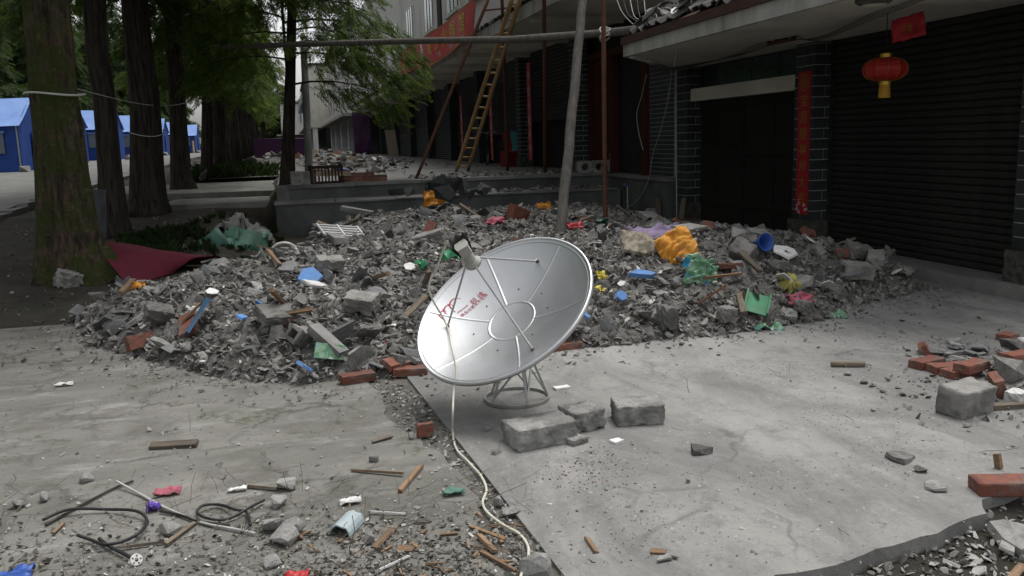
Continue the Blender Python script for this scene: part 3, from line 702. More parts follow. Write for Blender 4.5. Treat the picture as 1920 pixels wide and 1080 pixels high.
def trunk_from_px(Y, rows, top, seg=44, seed=1, lobes=.12, m='bark', n_up=6, sub=3):
    """rows of (centre px, row px, width px) from the foot up, all at depth Y; carried on to height top"""
    P, Rd = [], []
    for x, y, wd in rows:
        p = PY(x, y, Y); q = PY(x + wd / 2, y, Y); P.append(p); Rd.append((q - p).length)
    d = (P[-1] - P[-2]).normalized(); d = Vector((d.x * .3, d.y * .3, 1)).normalized(); e, r0 = P[-1].copy(), Rd[-1]
    for k in range(1, n_up + 1):
        t = k / n_up; P.append(e + d * ((top - e.z) * t)); Rd.append(r0 * (1 - .85 * t) + .02)
    PP, RR = [], []
    for i in range(len(P) - 1):
        for q in range(sub): PP.append(P[i].lerp(P[i + 1], q / sub)); RR.append(Rd[i] + (Rd[i + 1] - Rd[i]) * q / sub)
    PP.append(P[-1]); RR.append(Rd[-1])
    ph = [random.Random(seed + k).uniform(0, 6.28) for k in range(3)]
    fl = lambda a, t: 1 + lobes * (1 - .5 * t) * (.55 * math.sin(3 * a + ph[0]) + .4 * math.sin(5 * a + ph[1] + 2 * t) + .35 * math.sin(9 * a + ph[2]))
    foot = PP[0].copy(); b = MB(); b.tube([p - foot for p in PP], RR, seg, fl)
    return foot, b.mesh('trunk', m, smooth=True), PP
CR = {}
CR['row_a'] = crown_mesh('crown', 'leaf_dark', 1, 5.6, 15, 4.0, 64, 60, .46)
CR['row_b'] = crown_mesh('crown', 'leaf', 2, 5.2, 14, 3.8, 62, 60, .46)
CR['low'] = crown_mesh('crown', 'leaf', 12, 2.9, 13, 2.5, 56, 34, .46)
CR['far_a'] = crown_mesh('crown', 'leaf_dark', 3, 1.2, 12, 3.6, 46, 22, 1.0)
CR['far_b'] = crown_mesh('crown', 'leaf_far', 4, 1.6, 11, 3.8, 44, 22, 1.0)
def plant_tree(name, label, foot, trunk_me, crown, rotz=0, scale=1.0, group=None, off=(0, 0, 0)):
    t = empty(name, foot, label=label, cat='tree', group=group)
    link('trunk', trunk_me, t)
    cr = link('crown', CR[crown][0] if isinstance(crown, str) else crown[0], t, off, (0, 0, rotz), (scale,) * 3)
    link('limb', CR[crown][1] if isinstance(crown, str) else crown[1], cr)
    return t
T = [
 ('conifer_tree', 'thick mossy tree trunk with a white cord round it beside the maroon carpet', 11.3, [(156, 535, 200), (148, 510, 160), (134, 455, 117), (128, 410, 104), (119, 327, 93), (112, 243, 88), (103, 178, 84), (96, 80, 84), (88, 0, 84)], 15, .24, 'bark_mossy', 'row_a', .3),
 ('conifer_tree', 'slimmer dark tree with a pale blue-grey patch at its foot behind the mossy one', 14.7, [(218, 448, 74), (214, 410, 58), (208, 327, 46), (201, 243, 42), (196, 178, 42), (184, 100, 43), (178, 0, 42)], 15, .15, 'bark', 'row_b', 1.9),
 ('conifer_tree', 'stout dark tree with a thin cord sagging round it before the blue tents', 17.06, [(281, 404, 84), (279, 370, 66), (277, 327, 60), (275, 243, 55), (272, 178, 51), (262, 100, 49), (253, 0, 46)], 15, .17, 'bark', 'row_a', 3.1),
 ('conifer_tree', 'straight dark tree at the edge of the pale cross path', 21.76, [(347, 366, 58), (340, 335, 40), (335, 243, 32), (332, 178, 31), (325, 80, 31), (321, 0, 30)], 15, .11, 'bark', 'row_b', 4.4),
 ('conifer_tree', 'slender leaning tree beside the concrete terrace with feathery boughs', 18.04, [(536, 400, 40), (538, 370, 32), (541, 260, 24), (545, 120, 19), (548, 0, 17)], 12, .08, 'bark', None, 0),
 ('conifer_tree', 'lichen-grey tree among weeds past the cross path', 26.0, [(388, 338, 30), (388, 310, 24), (388, 200, 20), (388, 60, 18)], 14, .12, 'bark', 'low', 5.2),
 ('conifer_tree', 'dark tree close behind the lichen-grey one', 29.5, [(414, 328, 30), (413, 300, 24), (411, 200, 21), (411, 60, 20)], 14, .12, 'bark', 'low', .9),
]
TREES = []
for i, (nm, lb, Y, rows, top, lob, bm_, cr, rz) in enumerate(T):
    foot, me, PP = trunk_from_px(Y, rows, top, seed=20 + i, lobes=lob, m=bm_)
    if cr is None:
        ex = [(2.6, -.25, 2.7, .20, .55), (3.2, .15, 2.9, .15, .55), (3.4, -.45, 3.1, .12, .55), (3.8, -.1, 3.2, .2, .6), (4.1, -.7, 3.0, .2, .6), (3.6, 2.6, 2.4, .2, .5), (3.1, 3.4, 2.2, .2, .5), (3.9, 3.9, 2.2, .2, .5), (3.6, -.9, 2.9, .15, .5)]
        cr = crown_mesh('crown', 'leaf', 9, 4.2, 11.5, 2.6, 36, 60, .33, 1.0, ex)
    off = PP[-1] - PP[0]; off = (off.x * .35, off.y * .35, -.05)
    TREES.append(plant_tree(nm, lb, foot, me, cr, rz, 1.0, 'trees along the street', off))
o = link('bark_patch', hull_mesh('bark_patch', 'bark_pale', 5, 18, (.26, .12, .85)), TREES[1], (-.13, -.21, .42), (.10, .06, .4)); tag(o, 'pale blue-grey bare patch at the foot of the trunk')
def plain_trunk(h, r, seed, m='bark'):
    q = random.Random(seed); b = MB(); pts = [Vector((q.uniform(-.1, .1) * k, q.uniform(-.1, .1) * k, h * k / 6)) for k in range(7)]
    b.tube(pts, [r * (1.35 if k == 0 else 1 - .13 * k) for k in range(7)], 10); return b.mesh('trunk', m, smooth=True)
TK = [plain_trunk(12, .26, 60), plain_trunk(11, .22, 61), plain_trunk(12, .3, 62)]
# more of the row into the distance
q = random.Random(5)
for i, y in enumerate((33, 37, 42, 47.5, 54, 61, 69, 78, 90)):
    x = -2.4 + q.uniform(-.3, .3); plant_tree('conifer_tree', 'dim tree of the far row between the tents and the shops', (x, y, terrain(x, y) - .1), TK[i % 3], 'low', q.uniform(0, 6), q.uniform(.80, .95), 'far trees of the street row', (0, 0, .9))
for i in range(48):
    x = -20.0 - (i % 4) * 4.5 + q.uniform(-1, 1); y = 46 + i * 3.0 + q.uniform(-1.5, 1.5)
    plant_tree('broad_tree', 'dark leafy tree standing behind the blue tents', (x, y, terrain(-6, y) - .2), TK[i % 3], ('far_a', 'far_b')[i % 2], q.uniform(0, 6), q.uniform(1.1, 1.6), 'trees behind the tents')
for i in range(14):
    y = 62 + i * 7.5; plant_tree('broad_tree', 'tall tree rising behind the trees at the tents', (-27 - (i % 3) * 4, y, 1.0), TK[i % 3], ('far_a', 'far_b')[i % 2], q.uniform(0, 6), q.uniform(1.9, 2.3), 'tall trees behind the tents')
for i in range(9):
    x = -9 + i * 2.3 + q.uniform(-1, 1); y = 232 + q.uniform(-8, 20)
    plant_tree('broad_tree', 'pale green tree at the far end of the street', (x, y, .8), TK[i % 3], ('far_b', 'far_a')[i % 2], q.uniform(0, 6), q.uniform(1.0, 1.5), 'trees closing the street')
# wooded slope behind everything on the street side
b = MB(); hx = np.linspace(-150, -30, 13); hy = np.linspace(0, 420, 22); n = len(hx)
b.add([(x, y, 1.0 + 45 * smooth01(-32, -75, x) + 5 * noise.noise(Vector((x * .03, y * .03, 1)))) for y in hy for x in hx], [(j * n + i, j * n + i + 1, (j + 1) * n + i + 1, (j + 1) * n + i) for j in range(len(hy) - 1) for i in range(n - 1)])
mat('hill_green', (.035, .055, .022), (.018, .032, .014), scale=.35, bump=1.0, bscale=1.2, bdist=1.0)
tag(b.build('hill', 'hill_green', smooth=True), 'wooded slope behind the tents', kind='structure')
# cords tied round trunks
def ring_cord(name, label, tree_i, row, Y, r, sag, m='rope_white', th=.012):
    c = PY(row[0], row[1], Y); b = MB()
    b.tube([(c.x + r * math.cos(a), c.y + r * math.sin(a), c.z + .02 * math.sin(2 * a) - sag * max(0, math.cos(a + 1.4))) for a in np.linspace(0, 6.283, 30)], th, 6)
    return tag(b.build(name, m, smooth=True), label, 'cord')
ring_cord('tied_cord', 'white cord tied round the thick mossy trunk', 0, (103, 178), 11.3, .318, 0, th=.014)
ring_cord('tied_cord', 'thin pale cord sagging round the stout dark tree', 2, (274, 246), 17.06, .31, .09, th=.008)
o = MB().tube([PY(140, 165, 11.6).lerp(PY(385, 178, 25), t) - Vector((0, 0, .25 * math.sin(math.pi * t))) for t in np.linspace(0, 1, 14)], .007, 4).build('washing_line', 'wire_white'); tag(o, 'thin pale line strung from the mossy tree along the row', 'line')
# ------------------------------------------------------------------ tents
def tent(x1, y0, L, W, wall, ridge, zg, label):
    """gable end faces the street at x1; ridge runs across, away from the street"""
    t = empty('relief_tent', (x1, y0, zg), label=label, cat='tent', group='blue tents along the street')
    x0 = x1 - L; b = MB()
    n = 10
    def wallside(p, q, h=wall):
        vs = []
        for i in range(n + 1):
            c = Vector(p).lerp(Vector(q), i / n); nr = Vector((q[1] - p[1], p[0] - q[0], 0)).normalized()
            vs += [(c + nr * .05 * noise.noise(Vector((i * .9, y0, 1)))), (c + nr * (.03 * noise.noise(Vector((i * .9, y0, 5))))) + Vector((0, 0, h))]
        b.add(vs, [(2 * i, 2 * i + 2, 2 * i + 3, 2 * i + 1) for i in range(n)])
    wallside((-L, 0, 0), (0, 0, 0)); wallside((0, 0, 0), (0, W, 0)); wallside((0, W, 0), (-L, W, 0)); wallside((-L, W, 0), (-L, 0, 0))
    b.add([(0, 0, wall), (0, W, wall), (0, W / 2, ridge)], [(0, 1, 2)]); b.add([(-L, W, wall), (-L, 0, wall), (-L, W / 2, ridge)], [(0, 1, 2)])
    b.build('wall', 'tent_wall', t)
    b = MB()
    for s_ in (0, 1):
        ye = -.18 if s_ == 0 else W + .18; ze = wall - .05; g = []
        for i in range(9):
            for j in range(5):
                u, v = i / 8, j / 4; x = -L - .1 + (L + .2) * u
                g.append((x, ye + (W / 2 - ye) * v, ze + (ridge + .02 - ze) * v - .07 * math.sin(math.pi * v) - .03 * math.sin(math.pi * (u * 2 % 1))))
        b.add(g, [(i * 5 + j, (i + 1) * 5 + j, (i + 1) * 5 + j + 1, i * 5 + j + 1) for i in range(8) for j in range(4)])
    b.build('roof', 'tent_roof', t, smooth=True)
    k = 0
    for xw in np.arange(-L + .6, -.5, 1.35):
        wn = MB().box((xw, -.075, .75), (xw + .62, -.05, 1.5)).build('window', 'tent_window', t)
        MB().tube([(xw - .05, -.09, 1.56), (xw + .67, -.09, 1.56)], .05, 6).build('rolled_flap', 'tent_roof', wn)
    MB().box((.05, W / 2 - .5, .02), (.075, W / 2 + .5, 1.6)).build('door_flap', 'tent_wall', t)
    for sx, sy in ((-.05, -.05), (-.05, W + .05), (-L + .05, -.05)): MB().tube([(sx, sy, 0), (sx, sy, wall)], .03, 6).build('pole', 'steel_grey', t)
    for a_ in ((0.15, -.3), (-L * .5, -.25)):
        o = link('sandbag', hull_mesh('sandbag', 'grey_cloth', 3, 16, (.5, .35, .3)), t, (a_[0], a_[1], .12))
    return t
TS = [(-10.1, 37.4, 8.5, 4.0, 'large blue tent with mesh windows behind the thick mossy tree'), (-10.0, 45.0, 4.5, 3.6, 'blue tent showing its gable between the mossy tree and the next'),
      (-9.9, 54.5, 4.5, 3.8, 'blue tent with a pale roof seen between the second and third trunks'), (-9.8, 64, 4.5, 3.8, 'blue tent half hidden by the stout tree with the sagging cord'),
      (-9.7, 74, 4.5, 3.8, 'blue tent seen between the stout tree and the path tree'), (-9.5, 84, 4.5, 3.8, 'pale-roofed small tent just past the path tree'), (-9.3, 96, 4.5, 3.8, 'farthest blue tent with a brown board at its end')]
for x, y, L, W, lb in TS: tent(x, y, L, W, 1.85, 2.95, terrain(-6, y) + .08, lb)
tag(MB().box((-9.15, 90.2, 1.15), (-9.05, 91.6, 2.4), .03).build('door_board', 'card'), 'brown board standing before the farthest tents', 'board')
for i, (x, y, s_) in enumerate(((-9.4, 44.3, .35), (-9.2, 37.0, .3), (-9.0, 53.6, .4))):
    tag(link('supply_sack', hull_mesh('supply_sack', ('card', 'rust_sheet', 'grey_cloth')[i], 70 + i, 16, (1.6, .9, .8)), None, (x, y, terrain(-6, y) + .09 + s_ * .3), (0, 0, i), (s_, s_, s_)), ('brown sack at the foot of the second tent', 'reddish sack by the corner of the large tent', 'grey sack by the third tent')[i], 'sack', 'sacks by the tents')

# ------------------------------------------------------------------ the rubble heap
FRONT = [(130, 600), (170, 650), (330, 690), (420, 712), (560, 722), (660, 712), (740, 705), (800, 695), (1000, 662), (1060, 658), (1160, 650), (1250, 640), (1340, 632), (1450, 617), (1560, 600), (1610, 575), (1740, 545)]
HEAP = [tuple(G(*p)[:2]) for p in FRONT] + [(6.12, 7.6), (6.15, 9.5), (6.1, 11), (6.3, 13.6), (6.3, 15.95), (3, 15.95), (.55, 15.95), (.05, 13.5), (-.55, 10.9), (-1.2, 9.9), (-2.0, 9.4)]
HP = np.array(HEAP); HQ = np.roll(HP, -1, axis=0)
def heap_d(x, y):
    """signed distance to the heap outline, positive inside"""
    x = np.atleast_1d(np.asarray(x, float)); y = np.atleast_1d(np.asarray(y, float))
    e = HQ - HP; px_ = x[:, None] - HP[:, 0]; py_ = y[:, None] - HP[:, 1]
    t = np.clip((px_ * e[:, 0] + py_ * e[:, 1]) / (e ** 2).sum(1), 0, 1)
    d = np.sqrt(((px_ - t * e[:, 0]) ** 2 + (py_ - t * e[:, 1]) ** 2).min(1))
    c = ((HP[:, 1] > y[:, None]) != (HQ[:, 1] > y[:, None])) & (x[:, None] < (HQ[:, 0] - HP[:, 0]) * (y[:, None] - HP[:, 1]) / (HQ[:, 1] - HP[:, 1] + 1e-12) + HP[:, 0])
    return np.where(c.sum(1) % 2 == 1, d, -d)
BUMPS = [(-.3, 7.9, 1.1, .14), (.5, 9.6, 1.2, .06), (1.3, 7.4, .9, -.12), (2.8, 8.2, 1.0, .06), (4.2, 8.0, 1.2, .14), (5.3, 8.0, .8, .10), (5.0, 11.2, 1.4, .05), (3.5, 13.6, 1.8, .02), (1.0, 13.4, 1.3, .10), (6.0, 10.5, .8, -.18)]
def heap_z(x, y):
    x = np.atleast_1d(np.asarray(x, float)); y = np.atleast_1d(np.asarray(y, float))
    d = heap_d(x, y); H = np.full(len(x), .37)
    for bx, by, s_, a_ in BUMPS: H += a_ * np.exp(-((x - bx) ** 2 + (y - by) ** 2) / (2 * s_ * s_))
    nz = np.array([noise.noise(Vector((a * 1.4, c * 1.4, 2))) * .5 + noise.noise(Vector((a * 3.7, c * 3.7, 5))) * .3 for a, c in zip(x, y)])
    return np.where(d > 0, H * (1 - np.exp(-np.maximum(d, 0) / .55)) + nz * .17 * np.clip(d / .6, 0, 1), 0)
def hz(x, y): return float(heap_z(x, y)[0])
def on_heap(px_, py_, lift=0.0):
    z = .3
    for _ in range(12):
        p = G(px_, py_, z); z = .5 * z + .5 * max(hz(p.x, p.y), terrain(p.x, p.y))
    return Vector((p.x, p.y, z + lift))
hx = np.arange(-2.6, 6.4, .085); hy = np.arange(5.5, 16.1, .085); XX, YY = np.meshgrid(hx, hy)
D = heap_d(XX.ravel(), YY.ravel()); Z = heap_z(XX.ravel(), YY.ravel()) + np.where(D > 0, .0, -.06) + nrg.normal(0, .018, D.size) * (D > .03)
n, m_ = len(hx), len(hy); D2 = D.reshape(m_, n)
q_ = np.array([(j * n + i, j * n + i + 1, (j + 1) * n + i + 1, (j + 1) * n + i) for j in range(m_ - 1) for i in range(n - 1) if D2[j:j + 2, i:i + 2].max() > 0])
tri = np.concatenate([q_[:, [0, 1, 2]], q_[:, [0, 2, 3]]])
tag(link('rubble_mound', tri_mesh('rubble_mound', np.stack([XX.ravel(), YY.ravel(), Z], 1), tri, 'mound')), 'dusty grey core of the rubble heap behind the dish', kind='stuff')
# templates
def tpl(me): return arrays(me)
CH = [hull_mesh('concrete_chunk', 'rubble', 100 + k, 13, (1, .75, .5), .3) for k in range(14)]
SL = [shard_mesh('slab_shard', 'rubble_slab', 200 + k, (.06, .09, .14)[k % 3], (.5, .75, 1.0)[k % 3]) for k in range(14)]
TI = [arc_tile_mesh('tile_shard', 'rubble_tile', 300 + k, 1.0, (.6, .8)[k % 2], .06, 4, (1.0, 1.6)[k % 2], .35) for k in range(8)]
BRK = [rough_block('brick', 'red_brick', (.235, .112, .055), 3 + k, 5, .004, .6) for k in range(4)] + [rough_block('brick', 'red_brick', (.13, .112, .055), 13 + k, 5, .006, .9) for k in range(3)]
def hollow_block(name, m, size, hole, seed):
    """concrete block with a square void through its length, worn"""
    r = random.Random(seed); L, W_, H_ = size; o_ = [(-W_ / 2, -H_ / 2), (W_ / 2, -H_ / 2), (W_ / 2, H_ / 2), (-W_ / 2, H_ / 2)]; i_ = [(a * hole, c * hole) for a, c in o_]; b = MB(); N = 4; vs = []
    for k in range(N + 1):
        x = -L / 2 + L * k / N
        for a, c in o_: vs.append((x + (r.uniform(-.03, .03) if k in (0, N) else 0) * L, a + r.uniform(-.012, .012), c + r.uniform(-.012, .012)))
        for a, c in i_: vs.append((x, a, c))
    fs = []
    for k in range(N):
        for e in range(4):
            a, c = 8 * k + e, 8 * k + (e + 1) % 4; fs.append((a, c, c + 8, a + 8)); a += 4; c += 4; fs.append((a, a + 8, c + 8, c))
    for e in range(4):
        a, c = e, (e + 1) % 4; fs.append((a, a + 4, c + 4, c)); a += 8 * N; c += 8 * N; fs.append((a, c, c + 4, a + 4))
    return b.add(vs, fs).mesh(name, m)
HB = [rough_block('concrete_block', 'rubble', (.24, .18, .15), 19, 5, .012, .6), rough_block('concrete_block', 'rubble', (.30, .15, .10), 29, 5, .012, .6), rough_block('concrete_block', 'rubble', (.36, .20, .17), 9, 5, .012, .6)]
TC, TS_, TT = [tpl(x) for x in CH], [tpl(x) for x in SL], [tpl(x) for x in TI]
def sample(nn, power=1.0, ymax=16, dmin=.0):
    out = []
    while len(out) < nn:
        x = nrg.uniform(-2.3, 6.3, 4000); y = nrg.uniform(5.7, 15.9, 4000); d = heap_d(x, y)
        ok = (d > dmin) & (nrg.random(4000) < (6.0 / y) ** power) & (y < ymax); out += list(zip(x[ok], y[ok]))
    return np.array(out[:nn])
# the countless small bits
N = 52000; P = sample(N, 1.3); sz = .016 + .070 * nrg.random(N) ** 2.3; z = heap_z(P[:, 0], P[:, 1])
pos = np.column_stack([P, z + sz * .22]); rot = eul(nrg.normal(0, .75, (N, 3)) + np.column_stack([np.zeros(N), np.zeros(N), nrg.uniform(0, 6.28, N)]))
scl = sz[:, None] * np.column_stack([nrg.uniform(.8, 1.7, N), nrg.uniform(.7, 1.3, N), nrg.uniform(.5, 1.1, N)])
tag(link('rubble_bits', scatter('rubble_bits', TC + TS_ * 2 + TT, pos, rot, scl, 'rubble_bits')), 'small broken bits of concrete and tile covering the heap', kind='stuff')
# the pieces one can pick out
ZONE = {'a': 'in the heap between the mossy tree and the dish', 'b': 'in the heap under the terrace wall', 'c': 'in the heap before the plank doors'}
def zone(x, y): return 'b' if y > 10.4 else ('a' if x < 1.3 else 'c')
def rubble(kind, meshes, nn, word, s0, s1, p_, tilt, cat, sink=.25, unit=True):
    P = sample(nn, 1.15, 15.7, .03); P = P[np.argsort(P[:, 1])]
    for x, y in P:
        s_ = s0 + (s1 - s0) * rng.random() ** p_ if unit else rng.uniform(.85, 1.15)
        z_ = hz(x, y) + (s_ * sink if unit else .06)
        o = link(kind, meshes[rng.randrange(len(meshes))], None, (x, y, z_), (rng.gauss(0, tilt), rng.gauss(0, tilt), rng.uniform(0, 6.28)), (s_ * rng.uniform(.85, 1.2), s_ * rng.uniform(.85, 1.15), s_ * rng.uniform(.8, 1.2)))
        zn = zone(x, y); tag(o, f'{word} {ZONE[zn]}', cat, f'{word} pieces {ZONE[zn]}')
rubble('concrete_chunk', CH, 280, 'angular grey concrete chunk', .07, .20, 1.8, .8, 'rubble')
rubble('slab_shard', SL, 290, 'flat grey slab shard', .09, .27, 1.7, .6, 'rubble', .16)
rubble('tile_shard', TI, 130, 'curved dark roof tile shard', .12, .30, 1.2, .6, 'roof tile', .2)
rubble('brick', BRK, 14, 'red brick fragment', 1, 1, 1, .6, 'brick', unit=False)
rubble('concrete_block', HB, 7, 'broken grey building block', 1, 1, 1, .5, 'block', unit=False)
# ------------------------------------------------------------------ satellite dish
RD, DEP = .560, .138; FOC = RD * RD / (4 * DEP)
n_c = Vector((-.433, .676, .596)); u_c = Vector((.842, .539, 0)); n_c.normalize(); u_c = (u_c - n_c * u_c.dot(n_c)).normalized(); v_c = n_c.cross(u_c)
VTX = EYE + ray(960, 603) * 5.12
ring_c = Vector((1.262, 4.95, .01))
dish = empty('satellite_dish', ring_c, label='silver satellite dish on a tubular stand in front of the rubble', cat='satellite dish')
DM = Matrix.Translation(VTX - ring_c) @ Matrix((CAM_ROT @ u_c, CAM_ROT @ v_c, CAM_ROT @ n_c)).transposed().to_4x4()
def dz(r): return r * r / (4 * FOC)
def dpart(mb, name, m, parent=dish, smooth=True):
    o = mb.build(name, m, parent, smooth)
    if parent is dish: o.matrix_local = DM
    return o
NS, NR = 96, 16
b = MB()
for sgn, th in ((1, 0.0), (-1, -.004)): pass
prof = [(RD * i / NR, dz(RD * i / NR)) for i in range(1, NR + 1)]
vs = [(0, 0, 0)] + [(r * math.cos(6.28318 * k / NS), r * math.sin(6.28318 * k / NS), z) for r, z in prof for k in range(NS)]
N1 = len(vs); vs += [(x, y, z - .004) for x, y, z in vs]
fs = []
for o_ in (0, N1):
    ff = [(o_, o_ + 1 + k, o_ + 1 + (k + 1) % NS) for k in range(NS)] + [(o_ + 1 + i * NS + k, o_ + 1 + (i + 1) * NS + k, o_ + 1 + (i + 1) * NS + (k + 1) % NS, o_ + 1 + i * NS + (k + 1) % NS) for i in range(NR - 1) for k in range(NS)]
    fs += ff if o_ == 0 else [f[::-1] for f in ff]
refl = dpart(b.add(vs, fs), 'reflector', 'dish_silver')
# rolled rim
b = MB(); rr = [(RD + .0, DEP + .006), (RD + .012, DEP + .007), (RD + .016, DEP - .006), (RD + .014, DEP - .020), (RD + .004, DEP - .024), (RD - .002, DEP - .006)]
dpart(b.lathe(rr, NS, closed=True), 'rim', 'dish_silver', refl)
b = MB().lathe([(RD - .020, dz(RD - .02) + .0015), (RD - .016, dz(RD - .016) + .005), (RD - .010, dz(RD - .010) + .0015)], NS); dpart(b, 'rim_bead', 'dish_silver', refl)
# pressed seams and hub ring
for a in (24, 82, 138, 197, 260, 321):
    a = R(a); ca, sa = math.cos(a), math.sin(a); vs = []; K = 14
    for i in range(K + 1):
        r = .155 + (RD - .022 - .155) * i / K
        for off, h in ((-.008, .0006), (-.002, .0035), (.002, .0035), (.008, .0006)): vs.append((r * ca - off * sa, r * sa + off * ca, dz(r) + h))
    dpart(MB().add(vs, [(4 * i + j, 4 * i + j + 1, 4 * i + j + 5, 4 * i + j + 4) for i in range(K) for j in range(3)]), 'seam', 'dish_silver', refl)
dpart(MB().lathe([(.143, dz(.143) + .0008), (.148, dz(.148) + .004), (.154, dz(.154) + .004), (.159, dz(.159) + .0008)], 64), 'hub_ring', 'dish_silver', refl)
for a in (10, 55, 110, 165, 230, 285, 335):
    r = .245; dpart(MB().lathe([(0, .004), (.004, .004), (.006, 0)], 10, Matrix.Translation((r * math.cos(R(a)), r * math.sin(R(a)), dz(r)))), 'bolt', 'rust', refl)
# red print following the bowl
def on_bowl(x, y, h=.0016): return Vector((x, y, dz(math.hypot(x, y)) + h))
def print_line(txt, size, x0, y0, ang, name, sx=1.0):
    ca, sa = math.cos(ang), math.sin(ang)
    return text_obj(txt, name, 'logo_red', refl, lambda x, y: on_bowl(x0 + (x * sx * ca - y * sa) * size, y0 + (x * sx * sa + y * ca) * size))
print_line('超 维', .047, -.155, .290, R(17), 'lettering')
print_line('精品加厚永不生锈', .0275, -.250, .238, R(17), 'lettering')
print_line('chaowei', .026, -.262, .275, R(17), 'lettering')
for k, (cx, cy, r_) in enumerate(((-.352, .412, .040), (-.305, .430, .052), (-.250, .448, .064))):
    vs = []; K = 18
    for i in range(K + 1):
        t = i / K; a = R(205 - 175 * t); w_ = .004 + .010 * math.sin(math.pi * min(1, t * 1.25 + .02)) * (1 - .4 * t)
        ex = 1.0 if a > math.pi / 2 else .75
        for w2 in (-w_ / 2, w_ / 2):
            x = (r_ * ex + w2) * math.cos(a) * .8; y = (r_ + w2) * math.sin(a) * (1.0 if t > .3 else 1.9) * .8
            ca, sa = math.cos(R(10)), math.sin(R(10)); vs.append(on_bowl(cx + .02 + x * ca - y * sa, cy - .105 + x * sa + y * ca)[:])
    dpart(MB().add(vs, [(2 * i, 2 * i + 1, 2 * i + 3, 2 * i + 2) for i in range(K)]), 'logo_stroke', 'logo_red', refl)
# feed: struts, ring, horn, cover
FZ = .500
for a, rr_ in ((39, .76), (149, .73), (273, .72)):
    a = R(a); r = RD * rr_; p0 = Vector((r * math.cos(a), r * math.sin(a), dz(r))); p1 = Vector((.052 * math.cos(a), .052 * math.sin(a), FZ))
    p2 = p1 + Vector((-.012 * math.cos(a), -.012 * math.sin(a), .012))
    st = dpart(MB().tube([p0 + Vector((0, 0, -.004)), p0 + Vector((0, 0, .014)), p0.lerp(p1, .05), p1, p2], .0062, 8), 'strut', 'steel_grey')
    dpart(MB().lathe([(0, .010), (.009, .010), (.013, .002), (.013, 0)], 10, Matrix.Translation(p0)), 'strut_foot', 'rust', st)
feed = dpart(MB().lathe([(.0, FZ - .012), (.040, FZ - .012), (.045, FZ - .008), (.045, FZ + .020), (.033, FZ + .027), (.030, FZ + .033), (.030, FZ + .085), (.027, FZ + .092)], 28), 'feed_horn', 'lnb_grey')
dpart(MB().lathe([(.030, FZ - .0125), (.020, FZ + .0), (0, FZ + .0)], 20), 'feed_mouth', 'lnb_dark', feed)
dpart(MB().lathe([(.045, FZ + .000), (.050, FZ + .001), (.050, FZ + .016), (.045, FZ + .017)], 28), 'clamp_ring', 'lnb_grey', feed)
b = MB(); b.prism([(-.030, -.033), (.028, -.036), (.034, .0), (.026, .036), (-.03, .033), (-.037, .0)], FZ + .09, FZ + .145); dpart(b, 'receiver_box', 'lnb_grey', feed, smooth=False)
b = MB(); b.prism([(-.034, -.039), (.032, -.041), (.039, .0), (.031, .041), (-.034, .038), (-.042, .0)], FZ + .146, FZ + .152); dpart(b, 'receiver_lid', 'lnb_grey', feed, smooth=False)
# cut black plastic rain cover standing off behind the horn
vs = []; K = 12
for i in range(K + 1):
    a = R(40 + 120 * i / K)
    for j, z in enumerate((FZ + .06, FZ + .10, FZ + .14, FZ + .175 + .014 * math.sin(i * 1.7))):
        r = .050 + .007 * j + .006 * math.sin(i * 2 + j); vs.append((r * math.cos(a), r * math.sin(a), z))
Nv = len(vs); vs += [(x * .95, y * .95, z) for x, y, z in vs]
ff = [(4 * i + j, 4 * i + 4 + j, 4 * i + 5 + j, 4 * i + 1 + j) for i in range(K) for j in range(3)]
dpart(MB().add(vs, ff + [tuple(q + Nv for q in f)[::-1] for f in ff] + [(4 * i + 3, 4 * i + 7, 4 * i + 7 + Nv, 4 * i + 3 + Nv) for i in range(K)]), 'rain_cover', 'lnb_dark', feed)
# stand
top_c = (VTX - ring_c) + (CAM_ROT @ n_c) * -.03
MB().lathe([(.192, 0), (.204, 0), (.204, .018), (.192, .018)], 48, closed=True).build('base_ring', 'zinc_ring', dish)
hub = Vector((top_c.x + .02, top_c.y + .05, .30))
MB().tube([hub, hub.lerp(top_c, .55) + Vector((.01, .02, .0)), top_c], [.028, .028, .03], 12).build('mast', 'steel_grey', dish, True)
MB().lathe([(.078, 0), (.088, 0), (.088, .016), (.078, .016)], 24, Matrix.Translation(hub + Vector((0, 0, -.012))), closed=True).build('top_ring', 'zinc_ring', dish)
legs = []
for a in (205, 275, 345, 55, 130):
    a = R(a); p0 = Vector((.196 * math.cos(a), .196 * math.sin(a), .004)); p1 = hub + Vector((.08 * math.cos(a), .08 * math.sin(a), 0)); legs.append((p0, p1))
    MB().tube([p0, p1], .009, 4).build('leg', 'steel_grey', dish)
for i in range(5):
    a_, c_ = legs[i], legs[(i + 1) % 5]; MB().tube([a_[0].lerp(a_[1], .12), c_[0].lerp(c_[1], .86)], .0075, 4).build('brace', 'steel_grey', dish)
for k in (-1, 1):
    MB().tube([hub + Vector((.03 * k, 0, .01)), (DM @ Vector((.12 * k, -.05, dz(.13) - .006)))], .009, 5).build('mount_arm', 'steel_grey', dish)
